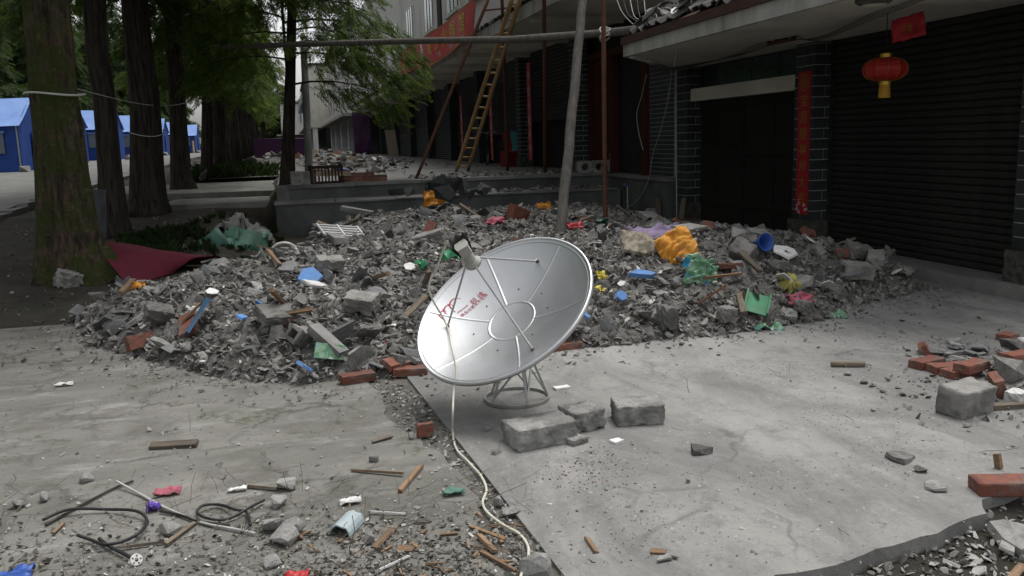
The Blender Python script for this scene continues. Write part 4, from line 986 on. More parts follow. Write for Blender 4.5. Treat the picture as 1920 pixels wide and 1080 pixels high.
# cable from the horn over the bowl, down to the ground and away
def dW(x, y, z): return (ring_c + (DM @ Vector((x, y, z))))
A = dW(0, .06, FZ + .10)
sB = PY(833, 622, 4.72)
a149 = R(149); rB = RD * .73; pB = dW(rB * math.cos(a149) , rB * math.sin(a149), dz(rB) + .02)
rim = EYE + ray(856, 700) * 4.80; rim2 = EYE + ray(851, 730) * 4.74
pts = [A, dW(-.06, .16, FZ + .11), dW(-.20, .27, FZ - .06), dW(-.32, .27, .33), pB, EYE + ray(848, 655) * 4.90, rim, rim2]
gp = [(849, 775, .15), (849, 812, .012), (856, 842, .010), (880, 868, .010), (902, 893, .010), (912, 918, .010), (905, 942, .010), (915, 962, .010), (945, 985, .010), (972, 1000, .010), (989, 1022, .010), (990, 1046, .012), (978, 1075, .02), (972, 1110, .02)]
pts += [G(x, y, z) for x, y, z in gp]
def spline(pts, sub=6):
    out = []; P_ = [pts[0]] + list(pts) + [pts[-1]]
    for i in range(1, len(P_) - 2):
        for k in range(sub):
            t = k / sub; a, c, d, e = P_[i - 1], P_[i], P_[i + 1], P_[i + 2]
            out.append(.5 * ((2 * c) + (d - a) * t + (2 * a - 5 * c + 4 * d - e) * t * t + (3 * c - a - 3 * d + e) * t * t * t))
    out.append(P_[-2]); return out
cb = MB().tube(spline([Vector(p) for p in pts]), .0062, 8).build('antenna_cable', 'cable_cream', smooth=True); tag(cb, 'cream coaxial cable winding from the dish across the pavement', 'cable')
# ------------------------------------------------------------------ lantern, papers, wires
L = PX(1660, 130, 5.75); lan = empty('red_lantern', L, label='red cloth lantern with gold cap and tassel hanging before the shutter', cat='lantern')
NRB = 12; pr = [(.05, .115), (.10, .108), (.15, .092), (.19, .062), (.210, .02), (.210, -.02), (.19, -.062), (.15, -.092), (.10, -.108), (.05, -.115)]
vs = []; SG = NRB * 4
for r, z in pr:
    for k in range(SG): f_ = 1 - .035 * (1 - abs(((k % 4) / 4) * 2 - 1) ** 1) ; f_ = 1 - .045 * math.sin(math.pi * (k % 4) / 4); a = 6.28318 * k / SG; vs.append((r * f_ * math.cos(a), r * f_ * math.sin(a), z))
MB().add(vs, [(i * SG + k, i * SG + (k + 1) % SG, (i + 1) * SG + (k + 1) % SG, (i + 1) * SG + k) for i in range(len(pr) - 1) for k in range(SG)]).build('lantern_body', 'lantern_red', lan)
for k in range(NRB):
    a = 6.28318 * k / NRB; MB().tube([(r * 1.008 * math.cos(a), r * 1.008 * math.sin(a), z) for r, z in pr], .0018, 5).build('rib', 'gold_print', lan)
for z0, z1 in ((.112, .150), (-.150, -.112)): MB().lathe([(.0, z1), (.055, z1), (.055, z0), (.0, z0)], 20).build('cap', 'gold', lan)
MB().lathe([(.050, -.150), (.053, -.20), (.058, -.275), (.0, -.275)], 18).build('tassel', 'lantern_tassel', lan)
MB().tube([(0, 0, .15), (0, 0, ZS - L.z + .002)], .004, 5).build('hanging_wire', 'wire_black', lan)
def strip_sign(name, label, cat, pts, m, txts, tm_, group=None):
    """thin vertical paper on a wall that faces the street; pts = (x, y0, y1, z0, z1)"""
    x, y0, y1, z0, z1 = pts
    r_ = empty(name, (x, (y0 + y1) / 2, z0), label=label, cat=cat, group=group)
    MB().box((-.004, (y0 - y1) / 2, 0), (0, (y1 - y0) / 2, z1 - z0)).build('paper', m, r_)
    n_ = len(txts); ch = (z1 - z0) * (.80 if name == 'paper_couplet' else .9) / n_; sz_ = min(ch * .80, (y1 - y0) * .78)
    for i, c in enumerate(txts):
        zc = (z1 - z0) * (.86 if name == 'paper_couplet' else .95) - (i + 1) * ch + ch * .18
        text_obj(c, 'character', tm_, r_, lambda a, d: Vector((-.0065, sz_ * .5 - a * sz_, zc + d * sz_)))
    return r_
yA, yB = 9.83, 10.11
p1_, p2_ = PX(1508, 134, XC), PX(1508, 402, XC)
cp = strip_sign('paper_couplet', 'red paper couplet with gold characters on the brick pier beside the shutter', 'couplet', (XC - .001, yA, yB, p2_.z, p1_.z), 'couplet_red', '宝居勝神州大吉', 'gold_print', 'red paper couplets on the shop piers')
b = MB(); zt = p1_.z - p2_.z
for r_, w_ in ((.105, .012), (.07, .010), (.035, .02)): b.lathe([(r_ - w_ / 2, 0), (r_ + w_ / 2, 0)], 18, Matrix.Translation((-.0065, 0, zt - .14)) @ Matrix.Rotation(R(90), 4, 'Y'))
b.build('flower_print', 'gold_print', cp)
b = MB()
for k in range(9): b.prism(shard_poly(700 + k, 5), 0, .0005, Matrix.Translation((-.0062, rng.uniform(-.12, .12), .03 + rng.random() ** 2 * .16)) @ Matrix.Rotation(R(-90), 4, 'Y') @ Matrix.Scale(rng.uniform(.02, .07), 4))
b.build('torn_edge', 'white_print', cp)
for (xa, ya, yb), txt, lb in (((988, 118, 300), '特色小吃系列', 'red strip sign with white characters on the pier behind the rusty prop'), ((917, 165, 300), '豆花面三元', 'narrow red strip sign beside the bamboo ladder'), ((862, 180, 280), '一元二元', 'faint red strip sign beyond the bamboo ladder')):
    c = PX(xa, ya, XM - .16); d = PX(xa, yb, XM - .16); w_ = .34
    strip_sign('strip_sign', lb, 'sign', (XM - .155, c.y - w_ / 2 - .1, c.y + w_ / 2 - .1, d.z, c.z), 'banner_red', txt, 'white_print', 'red strip signs on the shop row')
# red paper slip hanging from the awning
sg = empty('paper_slip', PX(1703, 52, 5.6), (0, 0, R(-8)), 'crumpled red paper slip with gold marks hanging from the awning wires', 'paper')
me = crumple('paper', 'couplet_red', .34, .22, 4, .022, 10, thick=.003); link('paper', me, sg, (0, 0, 0), (R(90), R(-8), R(-62)))
text_obj('吉祥', 'character', 'gold_print', sg, lambda a, d: Vector((-.022 , .09 - a * .1, -.05 + d * .1)))
# ceiling lamp under the awning
cl = empty('ceiling_lamp', G(1640, 2, ZS - .06), label='dusty flat lamp fixed under the plaster awning', cat='lamp')
MB().lathe([(0, -.03), (.13, -.025), (.17, .0), (.17, .03), (.12, .058), (0, .058)], 6).build('lamp_body', 'stone_base', cl); MB().lathe([(.0, -.036), (.10, -.031), (.10, -.03)], 16).build('diffuser', 'plaster', cl)
# insulator rack and wires
rk = PX(1465, 78, 5.9); rack = empty('insulator_rack', rk, label='row of dark insulators on a bar under the awning', cat='insulator')
MB().box((-.02, -.30, -.02), (.02, .30, .015)).build('bar', 'rust', rack)
MB().box((-.012, -.02, .015), (.012, .02, ZS - rk.z)).build('bracket', 'rust', rack)
for k in range(4): MB().lathe([(.0, .0), (.028, .0), (.034, .02), (.022, .035), (.032, .05), (.03, .07), (0, .08)], 12, Matrix.Translation((0, -.27 + .18 * k, .015))).build('insulator', 'lnb_dark', rack)
def wire(name, label, pts, r=.005, m='wire_black', cat='wire', group=None, sub=5):
    return tag(MB().tube(spline([Vector(p) for p in pts], sub), r, 5).build(name, m, smooth=True), label, cat, group)
for k in range(4):
    y = rk.y - .27 + .18 * k
    wire('power_wire', 'black wire sagging from the insulator rack towards the far pier', [(rk.x, y, rk.z + .06), (5.8, y + 1.1, rk.z - .08), (5.9, 13.3, ZS - .06 - .02 * k), (6.2, 13.9, ZS + .02 - .03 * k)], group='wires from the insulator rack')
    wire('power_wire', 'black wire running from the insulator rack past the lantern', [(rk.x, y, rk.z + .06), (5.8, 8.7, ZS - .12 + .01 * k), (5.55, 7.3, ZS - .06 + .02 * k), (5.1, 5.65, ZS - .03 + .006 * k)], .004, group='wires past the lantern')
wire('loose_wire', 'pale wire dangling down the small-brick wall to the plinth', [PX(1258, 95, 6.0), PX(1257, 160, 6.2), PX(1240, 240, 6.25), PX(1224, 290, 6.3), PX(1215, 340, 6.33), PX(1195, 375, 6.33), PX(1172, 392, 6.33)], .006, 'wire_white')
wire('loose_wire', 'pale broken wire hanging before the red doorway', [PX(1212, 140, 6.2), PX(1203, 180, 6.3), PX(1194, 214, 6.3), PX(1198, 250, 6.3), PX(1206, 282, 6.3)], .007, 'wire_white')
wire('loose_wire', 'short wire dangling from the broken corner of the tiled awning', [PX(1266, 50, 4.9), PX(1268, 90, 4.9), PX(1264, 125, 4.9)], .005, 'wire_white')
wire('drain_hose', 'thin pipe running down the corner of the far brick pier', [PX(1268, 120, 6.38), PX(1268, 250, 6.38), PX(1269, 420, 6.38)], .012, 'grey_pvc', 'pipe')
for k in range(5): wire('torn_cable', 'torn cable tangled over the broken awning corner', [PX(1150 + 14 * k, -25, 5.0 + .05 * k), PX(1165 + 12 * k, 20 + 5 * k, 4.9), PX(1195 + 9 * k, 52 - 6 * k, 4.8), PX(1225, 66 + 8 * k, 4.75)], .006 + .002 * (k % 2), ('wire_white', 'wire_black')[k % 2], 'cable', 'torn cables at the awning corner')
# ------------------------------------------------------------------ banner
bn = empty('shop_banner', (4.3, 26, 4.2), label='long red shop banner with yellow characters above the canopy', cat='banner')
c1, c2, c3, c4 = PX(892, -4, 4.32), PX(789, 76, 4.32), PX(800, 133, 4.32), PX(888, 64, 4.32)
def bpos(u, v, h=0.0):                                  # u 0..1 from the far end to the near end
    lo_ = c3.lerp(c4, u); hi_ = c2.lerp(c1, u); p = lo_.lerp(hi_, v); p.x += -.03 * math.sin(u * 9) - h; return p - bn.location
vs = [bpos(i / 24, j / 4)[:] for i in range(25) for j in range(5)]; vs2 = [bpos(i / 24, j / 4, -.012)[:] for i in range(25) for j in range(5)]
q_ = [(i * 5 + j, (i + 1) * 5 + j, (i + 1) * 5 + j + 1, i * 5 + j + 1) for i in range(24) for j in range(4)]
MB().add(vs + vs2, q_ + [tuple(k + 125 for k in f)[::-1] for f in q_]).build('banner_cloth', 'banner_red', bn, True)
for lo_, hi_ in ((0, .035), (.965, 1)):
    MB().add([bpos(i / 24, t, .006)[:] for i in range(25) for t in (lo_, hi_)], [(2 * i, 2 * i + 2, 2 * i + 3, 2 * i + 1) for i in range(24)]).build('border', 'gold_print', bn)
Lb, Hb = (c4 - c3).length, (c1 - c4).z
def btext(txt, u0, v0, hgt, m, sx=1.0):
    s_ = hgt; text_obj(txt, 'lettering', m, bn, lambda a, d: bpos(u0 + a * s_ * Hb * sx / Lb, v0 + d * s_, .010))
for c, u0 in (('火', .44), ('锅', .60), ('馆', .78)): btext(c, u0 - .02, .36, .62, 'yellow_print', 1.7)
btext('老', .14, .40, .40, 'yellow_print', 2.0); btext('沙', .28, .40, .40, 'yellow_print', 2.0)
btext('订餐', .30, .12, .2, 'white_print', 2.0); btext('电话', .55, .12, .2, 'white_print', 2.0); btext('0816-88', .80, .12, .13, 'white_print', 1.6)
bn2 = empty('shop_banner', (4.3, 34, 4.4), label='second red banner continuing behind the boughs', cat='banner')
d1, d2, d3, d4 = PX(786, 78, 4.34), PX(748, 98, 4.34), PX(752, 140, 4.34), PX(790, 128, 4.34)
MB().add([(p - bn2.location)[:] for p in (d3, d4, d1, d2)] + [(p - bn2.location + Vector((.012, 0, 0)))[:] for p in (d3, d4, d1, d2)], [(0, 1, 2, 3), (7, 6, 5, 4), (0, 4, 5, 1), (1, 5, 6, 2), (2, 6, 7, 3), (3, 7, 4, 0)]).build('banner_cloth', 'banner_red', bn2)
text_obj('山鹅', 'lettering', 'yellow_print', bn2, lambda a, d: (d3.lerp(d4, .15 + a * .35).lerp(d2.lerp(d1, .15 + a * .35), .25 + d * .5) - bn2.location) - Vector((.012, 0, 0)))
for k, (a_, b_) in enumerate(((PX(905, 20, 4.3), PX(960, 14, 4.6)), )): tag(MB().tube([a_, b_], .02, 6).build('banner_bracket', 'rust'), 'thin dark bracket holding the near end of the banner', 'bracket')
# ------------------------------------------------------------------ poles, props, ladder
def log(name, label, pts, r, m, cat, seg=10, group=None, wob=.0):
    P_ = [Vector(p) for p in pts]; k = 14; out = []; rad = []
    for i in range(k + 1):
        t = i / k; f_ = t * (len(P_) - 1); j = min(int(f_), len(P_) - 2); p = P_[j].lerp(P_[j + 1], f_ - j)
        out.append(p + Vector((noise.noise(p * 1.7), noise.noise(p * 1.9), 0)) * wob); rr_ = r if not hasattr(r, '__len__') else r[0] + (r[1] - r[0]) * t; rad.append(rr_ * (1 + .07 * noise.noise(p * 4)))
    return tag(MB().tube(out, rad, seg).build(name, m, smooth=True), label, cat, group)
mat('pole_grey', (.135, .125, .11), (.075, .07, .062), scale=5, stretch=(4, 4, .5), bump=.6, bscale=12, bdist=.02, dirt=(.07, .065, .055))
base = on_heap(1046, 448); tp = PY(1093, 0, 10.9); tp = base.lerp(tp, 1.12)
log('leaning_pole', 'stout grey timber pole leaning up out of the rubble', [base - Vector((.02, 0, .25)), tp], (.066, .056), 'pole_grey', 'pole', 14, wob=.02)
ra, rb = PY(1222, 52, 11.9), PY(405, 88, 17.4)
mid = PY(800, 76, 14.0)
log('horizontal_pole', 'long horizontal timber pole lashed between the rusty prop and the trees', [ra, PY(1136, 62, 12.2), PY(960, 74, 13.0), mid, rb], (.062, .045), 'pole_grey', 'pole', 12, wob=.02)
pb = on_heap(1135, 415); pt = PY(1131, 0, pb.y + .1)
log('rusty_prop', 'rusty steel prop standing in the rubble under the horizontal pole', [pb - Vector((0, 0, .2)), pb.lerp(pt, 1.08)], .032, 'rust', 'prop', group='rusty steel props')
log('rusty_prop', 'rusty prop standing on the terrace before the red strip sign', [G(1022, 325, ZF), PX(1020, 0, 4.4).lerp(G(1022, 325, ZF), -.06)], .036, 'rust', 'prop', group='rusty steel props')
log('rusty_prop', 'thin rusty prop on the terrace beside the ladder', [G(952, 320, ZF), PX(941, -8, 4.4)], .035, 'rust', 'prop', group='rusty steel props')
log('rusty_prop', 'rusty prop slanting up to the banner from the terrace edge', [G(780, 336, ZF), PY(915, 0, 17.3)], .035, 'rust', 'prop', group='rusty steel props')
for k in range(4):
    c = PY(1135, 58 + 3.2 * k, 12.2); o = MB().tube([(c.x + .08 * math.cos(a), c.y + .08 * math.sin(a), c.z + .07 * math.sin(a * 1 + k)) for a in np.linspace(0, 6.283, 16)], .011, 6).build('rope_lashing', 'rope_white', smooth=True); tag(o, 'pale rope turn lashing the horizontal pole to the rusty prop', 'rope', 'rope turns of the lashing')
ld = empty('bamboo_ladder', G(862, 321, ZF), label='long bamboo ladder leaning up past the banner', cat='ladder')
l0, l1 = G(855, 322, ZF), PX(964, -14, 4.33); m0, m1 = G(877, 321, ZF), PX(979, -14, 4.40)
for a_, c_ in ((l0, l1), (m0, m1)):
    MB().tube([(a_.lerp(c_, t) - ld.location)[:] for t in np.linspace(0, 1, 15)], [.042 + .006 * (k % 2) for k in range(15)], 8).build('rail', 'bamboo', ld, True)
for k in range(15): t = .04 + k * .065; MB().tube([(l0.lerp(l1, t) - ld.location)[:], (m0.lerp(m1, t) - ld.location)[:]], .022, 6).build('rung', 'bamboo', ld, True)
up = log('utility_pole', 'grey concrete utility pole standing past the slender tree', [G(580, 335, .8), G(580, 335, .8).lerp(PY(568, 60, 22.6), .9)], (.10, .08), 'wall_concrete', 'pole', 12)
# ------------------------------------------------------------------ things on the terrace
def blk(name, me, label, cat, loc, rz=0, rx=0, group=None, s=1): return tag(link(name, me, None, loc, (rx, 0, rz), (s, s, s)), label, cat, group)
def two_hole(seed):
    bm = bmesh.new(); me = MB(); L_, W_, H_ = .62, .24, .26
    # side walls and webs of a block with two round voids facing the viewer
    K = 14; vs, fs = [], []
    for f_, y in ((0, -W_ / 2), (1, W_ / 2)):
        for hc in (-.15, .15):
            for k in range(K):
                a = 6.28318 * k / K; ca, sa = math.cos(a), math.sin(a); q = max(abs(ca) / .155, abs(sa) / (H_ / 2)); vs.append((hc + .075 * ca, y, .075 * sa)); vs.append((hc + ca / q, y, sa / q))
    off = 4 * K
    for h_ in (0, 1):
        for k in range(K):
            a, c = h_ * 2 * K + 2 * k, h_ * 2 * K + 2 * ((k + 1) % K)
            fs += [(a, c, c + 1, a + 1), (a + off, a + 1 + off, c + 1 + off, c + off), (a, a + off, c + off, c), (a + 1, c + 1, c + 1 + off, a + 1 + off)]
    return me.add(vs, fs).mesh('hollow_block', 'block_concrete')
S1 = Vector((5.9, 16.95, .865))
blk('hollow_block', two_hole(1), 'pale concrete block with two round holes on the terrace edge', 'block', PY(1108, 313, 17.0), R(-8))
bs = [rough_block('cement_brick', 'block_concrete', (.30, .15, .13), 30 + k, 3, .005, .3) for k in range(3)]
q = random.Random(3)
for i, (px_, py_, row_) in enumerate(((1150, 318, 0), (1176, 319, 0), (1200, 320, 0), (1222, 320, 0), (1146, 302, 1), (1170, 303, 1), (1196, 304, 1), (1158, 288, 2), (1184, 289, 2), (1176, 279, 3))):
    p = PY(px_, 312, 16.98); p.z = .85 + .065 + row_ * .132
    blk('cement_brick', bs[i % 3], 'grey cement brick stacked on the terrace edge before the red doorway', 'brick', p, q.uniform(-.15, .15) - R(10), 0, 'stacked cement bricks')
# slatted crate with bricks, pale block
ct = empty('slatted_crate', PY(640, 347, 17.0), (0, 0, R(3)), 'dark slatted timber crate at the terrace edge', 'crate')
for z in (.02, .33): MB().box((-.58, -.02, z), (.05, .02, z + .05)).build('crate_rail', 'dark_wood', ct); MB().box((-.58, .4, z), (.05, .44, z + .05)).build('crate_rail', 'dark_wood', ct)
for k in range(10): MB().box((-.56 + k * .063, -.045, .0), (-.56 + k * .063 + .03, -.022, .38), .003).build('slat', 'timber_brown', ct)
for x in (-.58, .02): MB().box((x, -.02, 0), (x + .03, .42, .4)).build('side_board', 'dark_wood', ct)
tag(MB().box((-.33, -.2, -.05), (.33, .2, .05), .02).build('flat_box', 'card', None, loc=PY(622, 324, 17.15), rot=(.05, .0, .1)), 'flattened brown cardboard box on the slatted crate', 'box')
tag(MB().box((-.12, -.12, -.015), (.12, .12, .015), .01).build('blue_sheet', 'blue_dark', None, loc=PY(642, 317, 17.15), rot=(.1, .1, .3)), 'dark blue sheet on the cardboard box', 'sheet')
blk('pale_block', rough_block('pale_block', 'block_concrete', (.46, .3, .3), 44, 4, .01, .2), 'pale squared stone block beside the slender tree', 'block', PY(568, 336, 17.1), .05)
for i in range(16):
    p = PY(655 + (i % 6) * 12, 345, 17.1); p.z = .90 + (i // 6) * .06; blk('brick', BRK[i % 4], 'dusty red brick stacked beside the slatted crate', 'brick', p, q.uniform(-.2, .2), 0, 'bricks by the slatted crate')
tag(link('white_rag', crumple('white_rag', 'white_sheet', .35, .3, 21, .12, 8), None, PY(705, 321, 17.1)), 'white rag on the bricks by the slatted crate', 'rag')
tag(link('orange_bag', crumple('orange_bag', 'orange_dull', .42, .30, 8, .10, 12, .4), None, G(815, 374, .60) + Vector((0, -.08, 0)), (R(78), .1, R(8))), 'orange plastic bag hanging over the low wall ledge', 'bag')
for i, (x, y, s_) in enumerate(((742, 360, .26), (765, 358, .30), (798, 350, .34), (822, 344, .40), (850, 348, .44), (872, 352, .36), (835, 362, .36), (886, 362, .3), (905, 356, .3))):
    p = G(x, y, .72 + .06 * (i > 2)); blk('coal_lump', CH[i % 14], 'dark broken lump piled on the wall ledge', 'rubble', p, i, .3 * i, 'dark lumps on the wall ledge', s_ * 1.15).data.materials
dk = mat('coal', (.055, .058, .058), (.03, .032, .032), scale=6, bump=.6, rnd=.3)
cm = [me.copy() for me in CH[:5]]
for me in cm: me.materials.clear(); me.materials.append(dk)
for i, o in enumerate([o for o in COL.objects if o.name.startswith('coal_lump')]): o.data = cm[i % 5]
# small debris along the ledge and terrace edge
def strew(name, label, n_, fn, s0, s1, m, temps, flat_=1.0, power=2.0):
    P_ = np.array([fn() for _ in range(n_)]); sz = s0 + (s1 - s0) * nrg.random(n_) ** power
    P_[:, 2] += sz * .18; rot = eul(np.column_stack([nrg.normal(0, .5, n_), nrg.normal(0, .5, n_), nrg.uniform(0, 6.28, n_)]))
    return tag(link(name, scatter(name, temps, P_, rot, sz[:, None] * np.column_stack([nrg.uniform(.8, 1.5, n_), nrg.uniform(.7, 1.2, n_), nrg.uniform(.4, .9, n_) * flat_]), m)), label, kind='stuff')
strew('ledge_debris', 'small grey debris strewn on the terrace and ledge', 700, lambda: (rng.uniform(2.5, 6.1), rng.choice((rng.uniform(16.1, 16.8), rng.uniform(17, 20), rng.uniform(17, 18))), .585 if False else .0), .03, .16, 'rubble_bits', TC + TS_)
led = COL.objects.get('ledge_debris')
co_ = np.empty(len(led.data.vertices) * 3, dtype=np.float32); led.data.vertices.foreach_get('co', co_); co_ = co_.reshape(-1, 3); co_[:, 2] += np.where(co_[:, 1] < 16.84, .585, .835 + .03 * (co_[:, 1] < 17.2)); led.data.vertices.foreach_set('co', co_.ravel()); led.data.update()
# far rubble down the street
def far_z(x, y): return .83 + max(0, .42 * math.exp(-((x - 1.6) / 1.5) ** 2 - ((y - 36) / 5.0) ** 2)) + max(0, .5 * math.exp(-((x + .4) / 1.2) ** 2 - ((y - 29) / 2) ** 2))
def far_pt():
    x, y = rng.gauss(1.4, 1.3), rng.gauss(35, 4.5); return (x, y, far_z(x, y))
b = MB(); xs, ys2 = np.linspace(-2.2, 5, 22), np.linspace(25, 48, 24)
b.add([(x, y, far_z(x, y) - .06) for y in ys2 for x in xs], [(j * 22 + i, j * 22 + i + 1, (j + 1) * 22 + i + 1, (j + 1) * 22 + i) for j in range(23) for i in range(21)])
tag(b.build('far_mound', 'mound', smooth=True), 'low mound of rubble farther down the street', kind='stuff')
strew('far_debris', 'broken concrete and litter on the far mound', 2000, far_pt, .06, .36, 'rubble_bits', TC + TS_ * 2)
for i in range(26):
    x, y, z = far_pt(); m_ = ('white_sheet', 'red_brick', 'white_plastic', 'card', 'blue_foam', 'rust_sheet')[i % 6]
    lb = {'white_sheet': 'white scrap on the far street mound', 'red_brick': 'reddish scrap on the far street mound', 'white_plastic': 'shiny white scrap on the far street mound', 'card': 'brown card scrap on the far street mound', 'blue_foam': 'blue scrap on the far street mound', 'rust_sheet': 'rusty scrap on the far street mound'}[m_]
    tag(link('scrap_piece', shard_mesh('scrap_piece', m_, 800 + i, .06), None, (x, y, z + .12), (rng.gauss(0, .5), rng.gauss(0, .5), rng.uniform(0, 6)), (rng.uniform(.2, .5),) * 3), lb, 'scrap', lb + ' pieces')
# in the shade of the row
tag(MB().box((-.45, -.02, 0), (.35, .02, 2.0), .02).add([], []).build('plywood_board', 'card', None, loc=PX(742, 309, 5.95) * 1.0, rot=(R(8), 0, R(-50))), 'pale plywood board leaning by the shutters', 'board')
tag(link('red_cloth', crumple('red_cloth', 'red_dim', .6, 1.0, 31, .10, 10), None, Vector((6.32, 24.6, ZF + .5)), (R(90), 0, R(-60))), 'red cloth hanging in the open shop front', 'cloth')
tag(link('teal_cloth', crumple('teal_cloth', 'teal_cloth', .4, 1.0, 32, .10, 10), None, Vector((6.34, 24.0, ZF + .5)), (R(90), 0, R(-60))), 'teal cloth hanging beside the red one in the shop front', 'cloth')
tag(MB().box((-.2, -.2, 0), (.2, .2, .42), .02).build('red_crate', 'red_dim', None, loc=Vector((6.05, 23.7, ZF)), rot=(0, 0, .4)), 'red plastic crate at the foot of the strip sign pier', 'crate')
tag(link('purple_curtain', crumple('purple_curtain', 'purple_dark', 1.6, 3.0, 33, .12, 12), None, (5.2, 62.6, 2.4), (R(90), 0, R(-40))), 'purple cloth hung at the end of the shop row', 'curtain')
def bicycle(loc, rz):
    t = empty('bicycle', loc, (0, 0, rz), 'old bicycle in shade below the narrow red strip sign', 'bicycle')
    for x in (0, 1.05):
        w_ = MB().lathe([(.31, -.015), (.335, -.012), (.335, .012), (.31, .015)], 32, Matrix.Translation((x, 0, .335)) @ Matrix.Rotation(R(90), 4, 'X'), closed=True).build('wheel', 'black_rubber', t)
        MB().lathe([(.295, -.01), (.31, -.01), (.31, .01), (.295, .01)], 32, Matrix.Translation((x, 0, .335)) @ Matrix.Rotation(R(90), 4, 'X'), closed=True).build('rim', 'steel_grey', w_)
        b = MB()
        for k in range(12): a = 6.28318 * k / 12; b.tube([(x, 0, .335), (x + .3 * math.cos(a), 0, .335 + .3 * math.sin(a))], .003, 4)
        b.build('spoke', 'steel_grey', w_)
    b = MB(); P_ = dict(r=(0, 0, .335), f=(1.05, 0, .335), bb=(.42, 0, .30), st=(.30, 0, .82), hd=(.86, 0, .80))
    for a, c in (('r', 'bb'), ('r', 'st'), ('bb', 'st'), ('bb', 'hd'), ('st', 'hd'), ('hd', 'f')): b.tube([P_[a], P_[c]], .016, 6)
    b.build('frame', 'black_rubber', t); MB().box((.18, -.07, .86), (.42, .07, .92), .015).build('saddle', 'black_rubber', t)
    MB().tube([(.86, 0, .8), (.83, 0, .98), (.83, -.25, 1.0), (.72, -.28, 1.0)], .012, 6).build('handlebar', 'steel_grey', t); MB().tube([(.83, 0, .98), (.83, .25, 1.0), (.72, .28, 1.0)], .012, 6).build('handlebar', 'steel_grey', t)
bicycle(PX(915, 317, 5.7).freeze() * 1.0 if False else Vector((5.75, 25.3, ZF)), R(75))
# tap pipe and planks at the plinth
tp_ = empty('tap_pipe', PX(1177, 408, 6.36), label='thin white water pipe with a blue tap before the plinth', cat='pipe')
MB().tube([(0, 0, -.1), (0, 0, .62)], .014, 8).build('pipe', 'wire_white', tp_); MB().tube([(0, 0, .62), (-.06, -.02, .66), (-.1, -.03, .64)], .018, 8).build('tap', 'blue_foam', tp_)
for x0_, x1_, lb in ((1236, 1232, 'short grey board standing against the plinth'), (1273, 1281, 'narrow grey board leaning by the far pier')):
    a_ = PX(x0_, 425, 6.28); c_ = PX(x1_, 372, 6.36); o = MB().add([(a_ + Vector((sx, sy, 0)))[:] for sx, sy in ((0, -.06), (.03, -.06), (.03, .06), (0, .06))] + [(c_ + Vector((sx, sy, 0)))[:] for sx, sy in ((0, -.06), (.03, -.06), (.03, .06), (0, .06))], [(3, 2, 1, 0), (4, 5, 6, 7), (0, 1, 5, 4), (1, 2, 6, 5), (2, 3, 7, 6), (3, 0, 4, 7)]).build('leaning_board', 'wood_old'); tag(o, lb, 'board')
# ------------------------------------------------------------------ litter one can name on the heap
def lay(name, me, label, cat, px_, py_, rot=(0, 0, 0), lift=.05, s=1.0, group=None): return tag(link(name, me, None, on_heap(px_, py_, lift), rot, (s, s, s) if not hasattr(s, '__len__') else s), label, cat, group)
F_ = R(-14)                                               # turned to the viewpoint
lay('orange_cloth', crumple('orange_cloth', 'orange_cloth', .37, .38, 5, .034, 26, 1.2, .15, .004, 1.1), 'bright orange-yellow cloth bundle on the rubble before the plank doors', 'cloth', 1268, 486, (R(48), R(-22), F_), .13)
lay('printed_film', crumple('printed_film', 'printed_green', .32, .32, 12, .045, 26, .3, .3, .003, 1.2), 'green and blue printed plastic sheet below the orange cloth', 'plastic sheet', 1312, 530, (R(48), R(12), F_), .10)
lay('printed_film', crumple('printed_film', 'printed_green', .24, .18, 14, .05, 10, .2), 'scrap of printed film lying at the slab by the green tray', 'plastic sheet', 1440, 618, (R(8), 0, F_), .03)
lay('printed_film', crumple('printed_film', 'printed_green', .20, .12, 15, .04, 10, .2), 'small printed wrapper at the tip of the heap', 'wrapper', 1565, 597, (R(12), 0, F_), .03)
lay('old_book', shard_mesh('old_book', 'printed_book', 41, .05, .9), 'mouldy open picture panel lying on the heap behind the dish', 'panel', 1196, 480, (R(38), R(8), F_), .12, .42)
lay('purple_cloth', crumple('purple_cloth', 'purple_cloth', .62, .28, 7, .08, 12), 'faded purple cloth trailing beside the orange one', 'cloth', 1232, 455, (R(20), R(-6), R(10)), .10)
lay('grey_sheet', shard_mesh('grey_sheet', 'grey_cloth', 46, .02, .5), 'pale grey board lying above the orange cloth', 'board', 1300, 446, (R(15), 0, .3), .10, .5)
lay('teal_cloth', crumple('teal_cloth', 'teal_cloth', .30, .16, 9, .08, 12, .5), 'crumpled teal cloth on the heap before the brick pier', 'cloth', 1557, 464, (R(15), 0, 0), .12)
lay('blue_funnel', MB().lathe([(.03, 0), (.045, .05), (.085, .15), (.09, .16), (.08, .155), (.04, .05), (.025, 0)], 16).mesh('blue_funnel', 'blue_dark', True), 'dark blue plastic funnel lying on the heap before the doors', 'funnel', 1416, 477, (R(75), R(35), 0), .10)
for i, (x, y, s_, rx, lb) in enumerate(((1472, 489, .30, .5, 'white board shard below the teal cloth'), (1520, 466, .17, .6, 'small white board shard beside the teal cloth'), (1470, 541, .20, .7, 'white triangular shard by the yellow straw'), (1548, 550, .16, .6, 'white triangular shard near the tip of the heap'), (1678, 526, .16, .4, 'white crumpled shard by the outer blocks'), (1165, 550, .11, .4, 'small white shard above the blue strip'), (768, 517, .15, .6, 'white torn sheet behind the dish rim'), (400, 566, .13, .5, 'white paper on the heap near the mossy tree'), (567, 486, .20, .4, 'white curled sheet behind the blue foam'), (1290, 505, .13, .4, 'white scrap beside the printed sheet'))):
    lay('white_shard', shard_mesh('white_shard', 'white_sheet', 500 + i, .05, .8), lb, 'shard', x, y, (rx, .2, F_ + i), .09, s_)
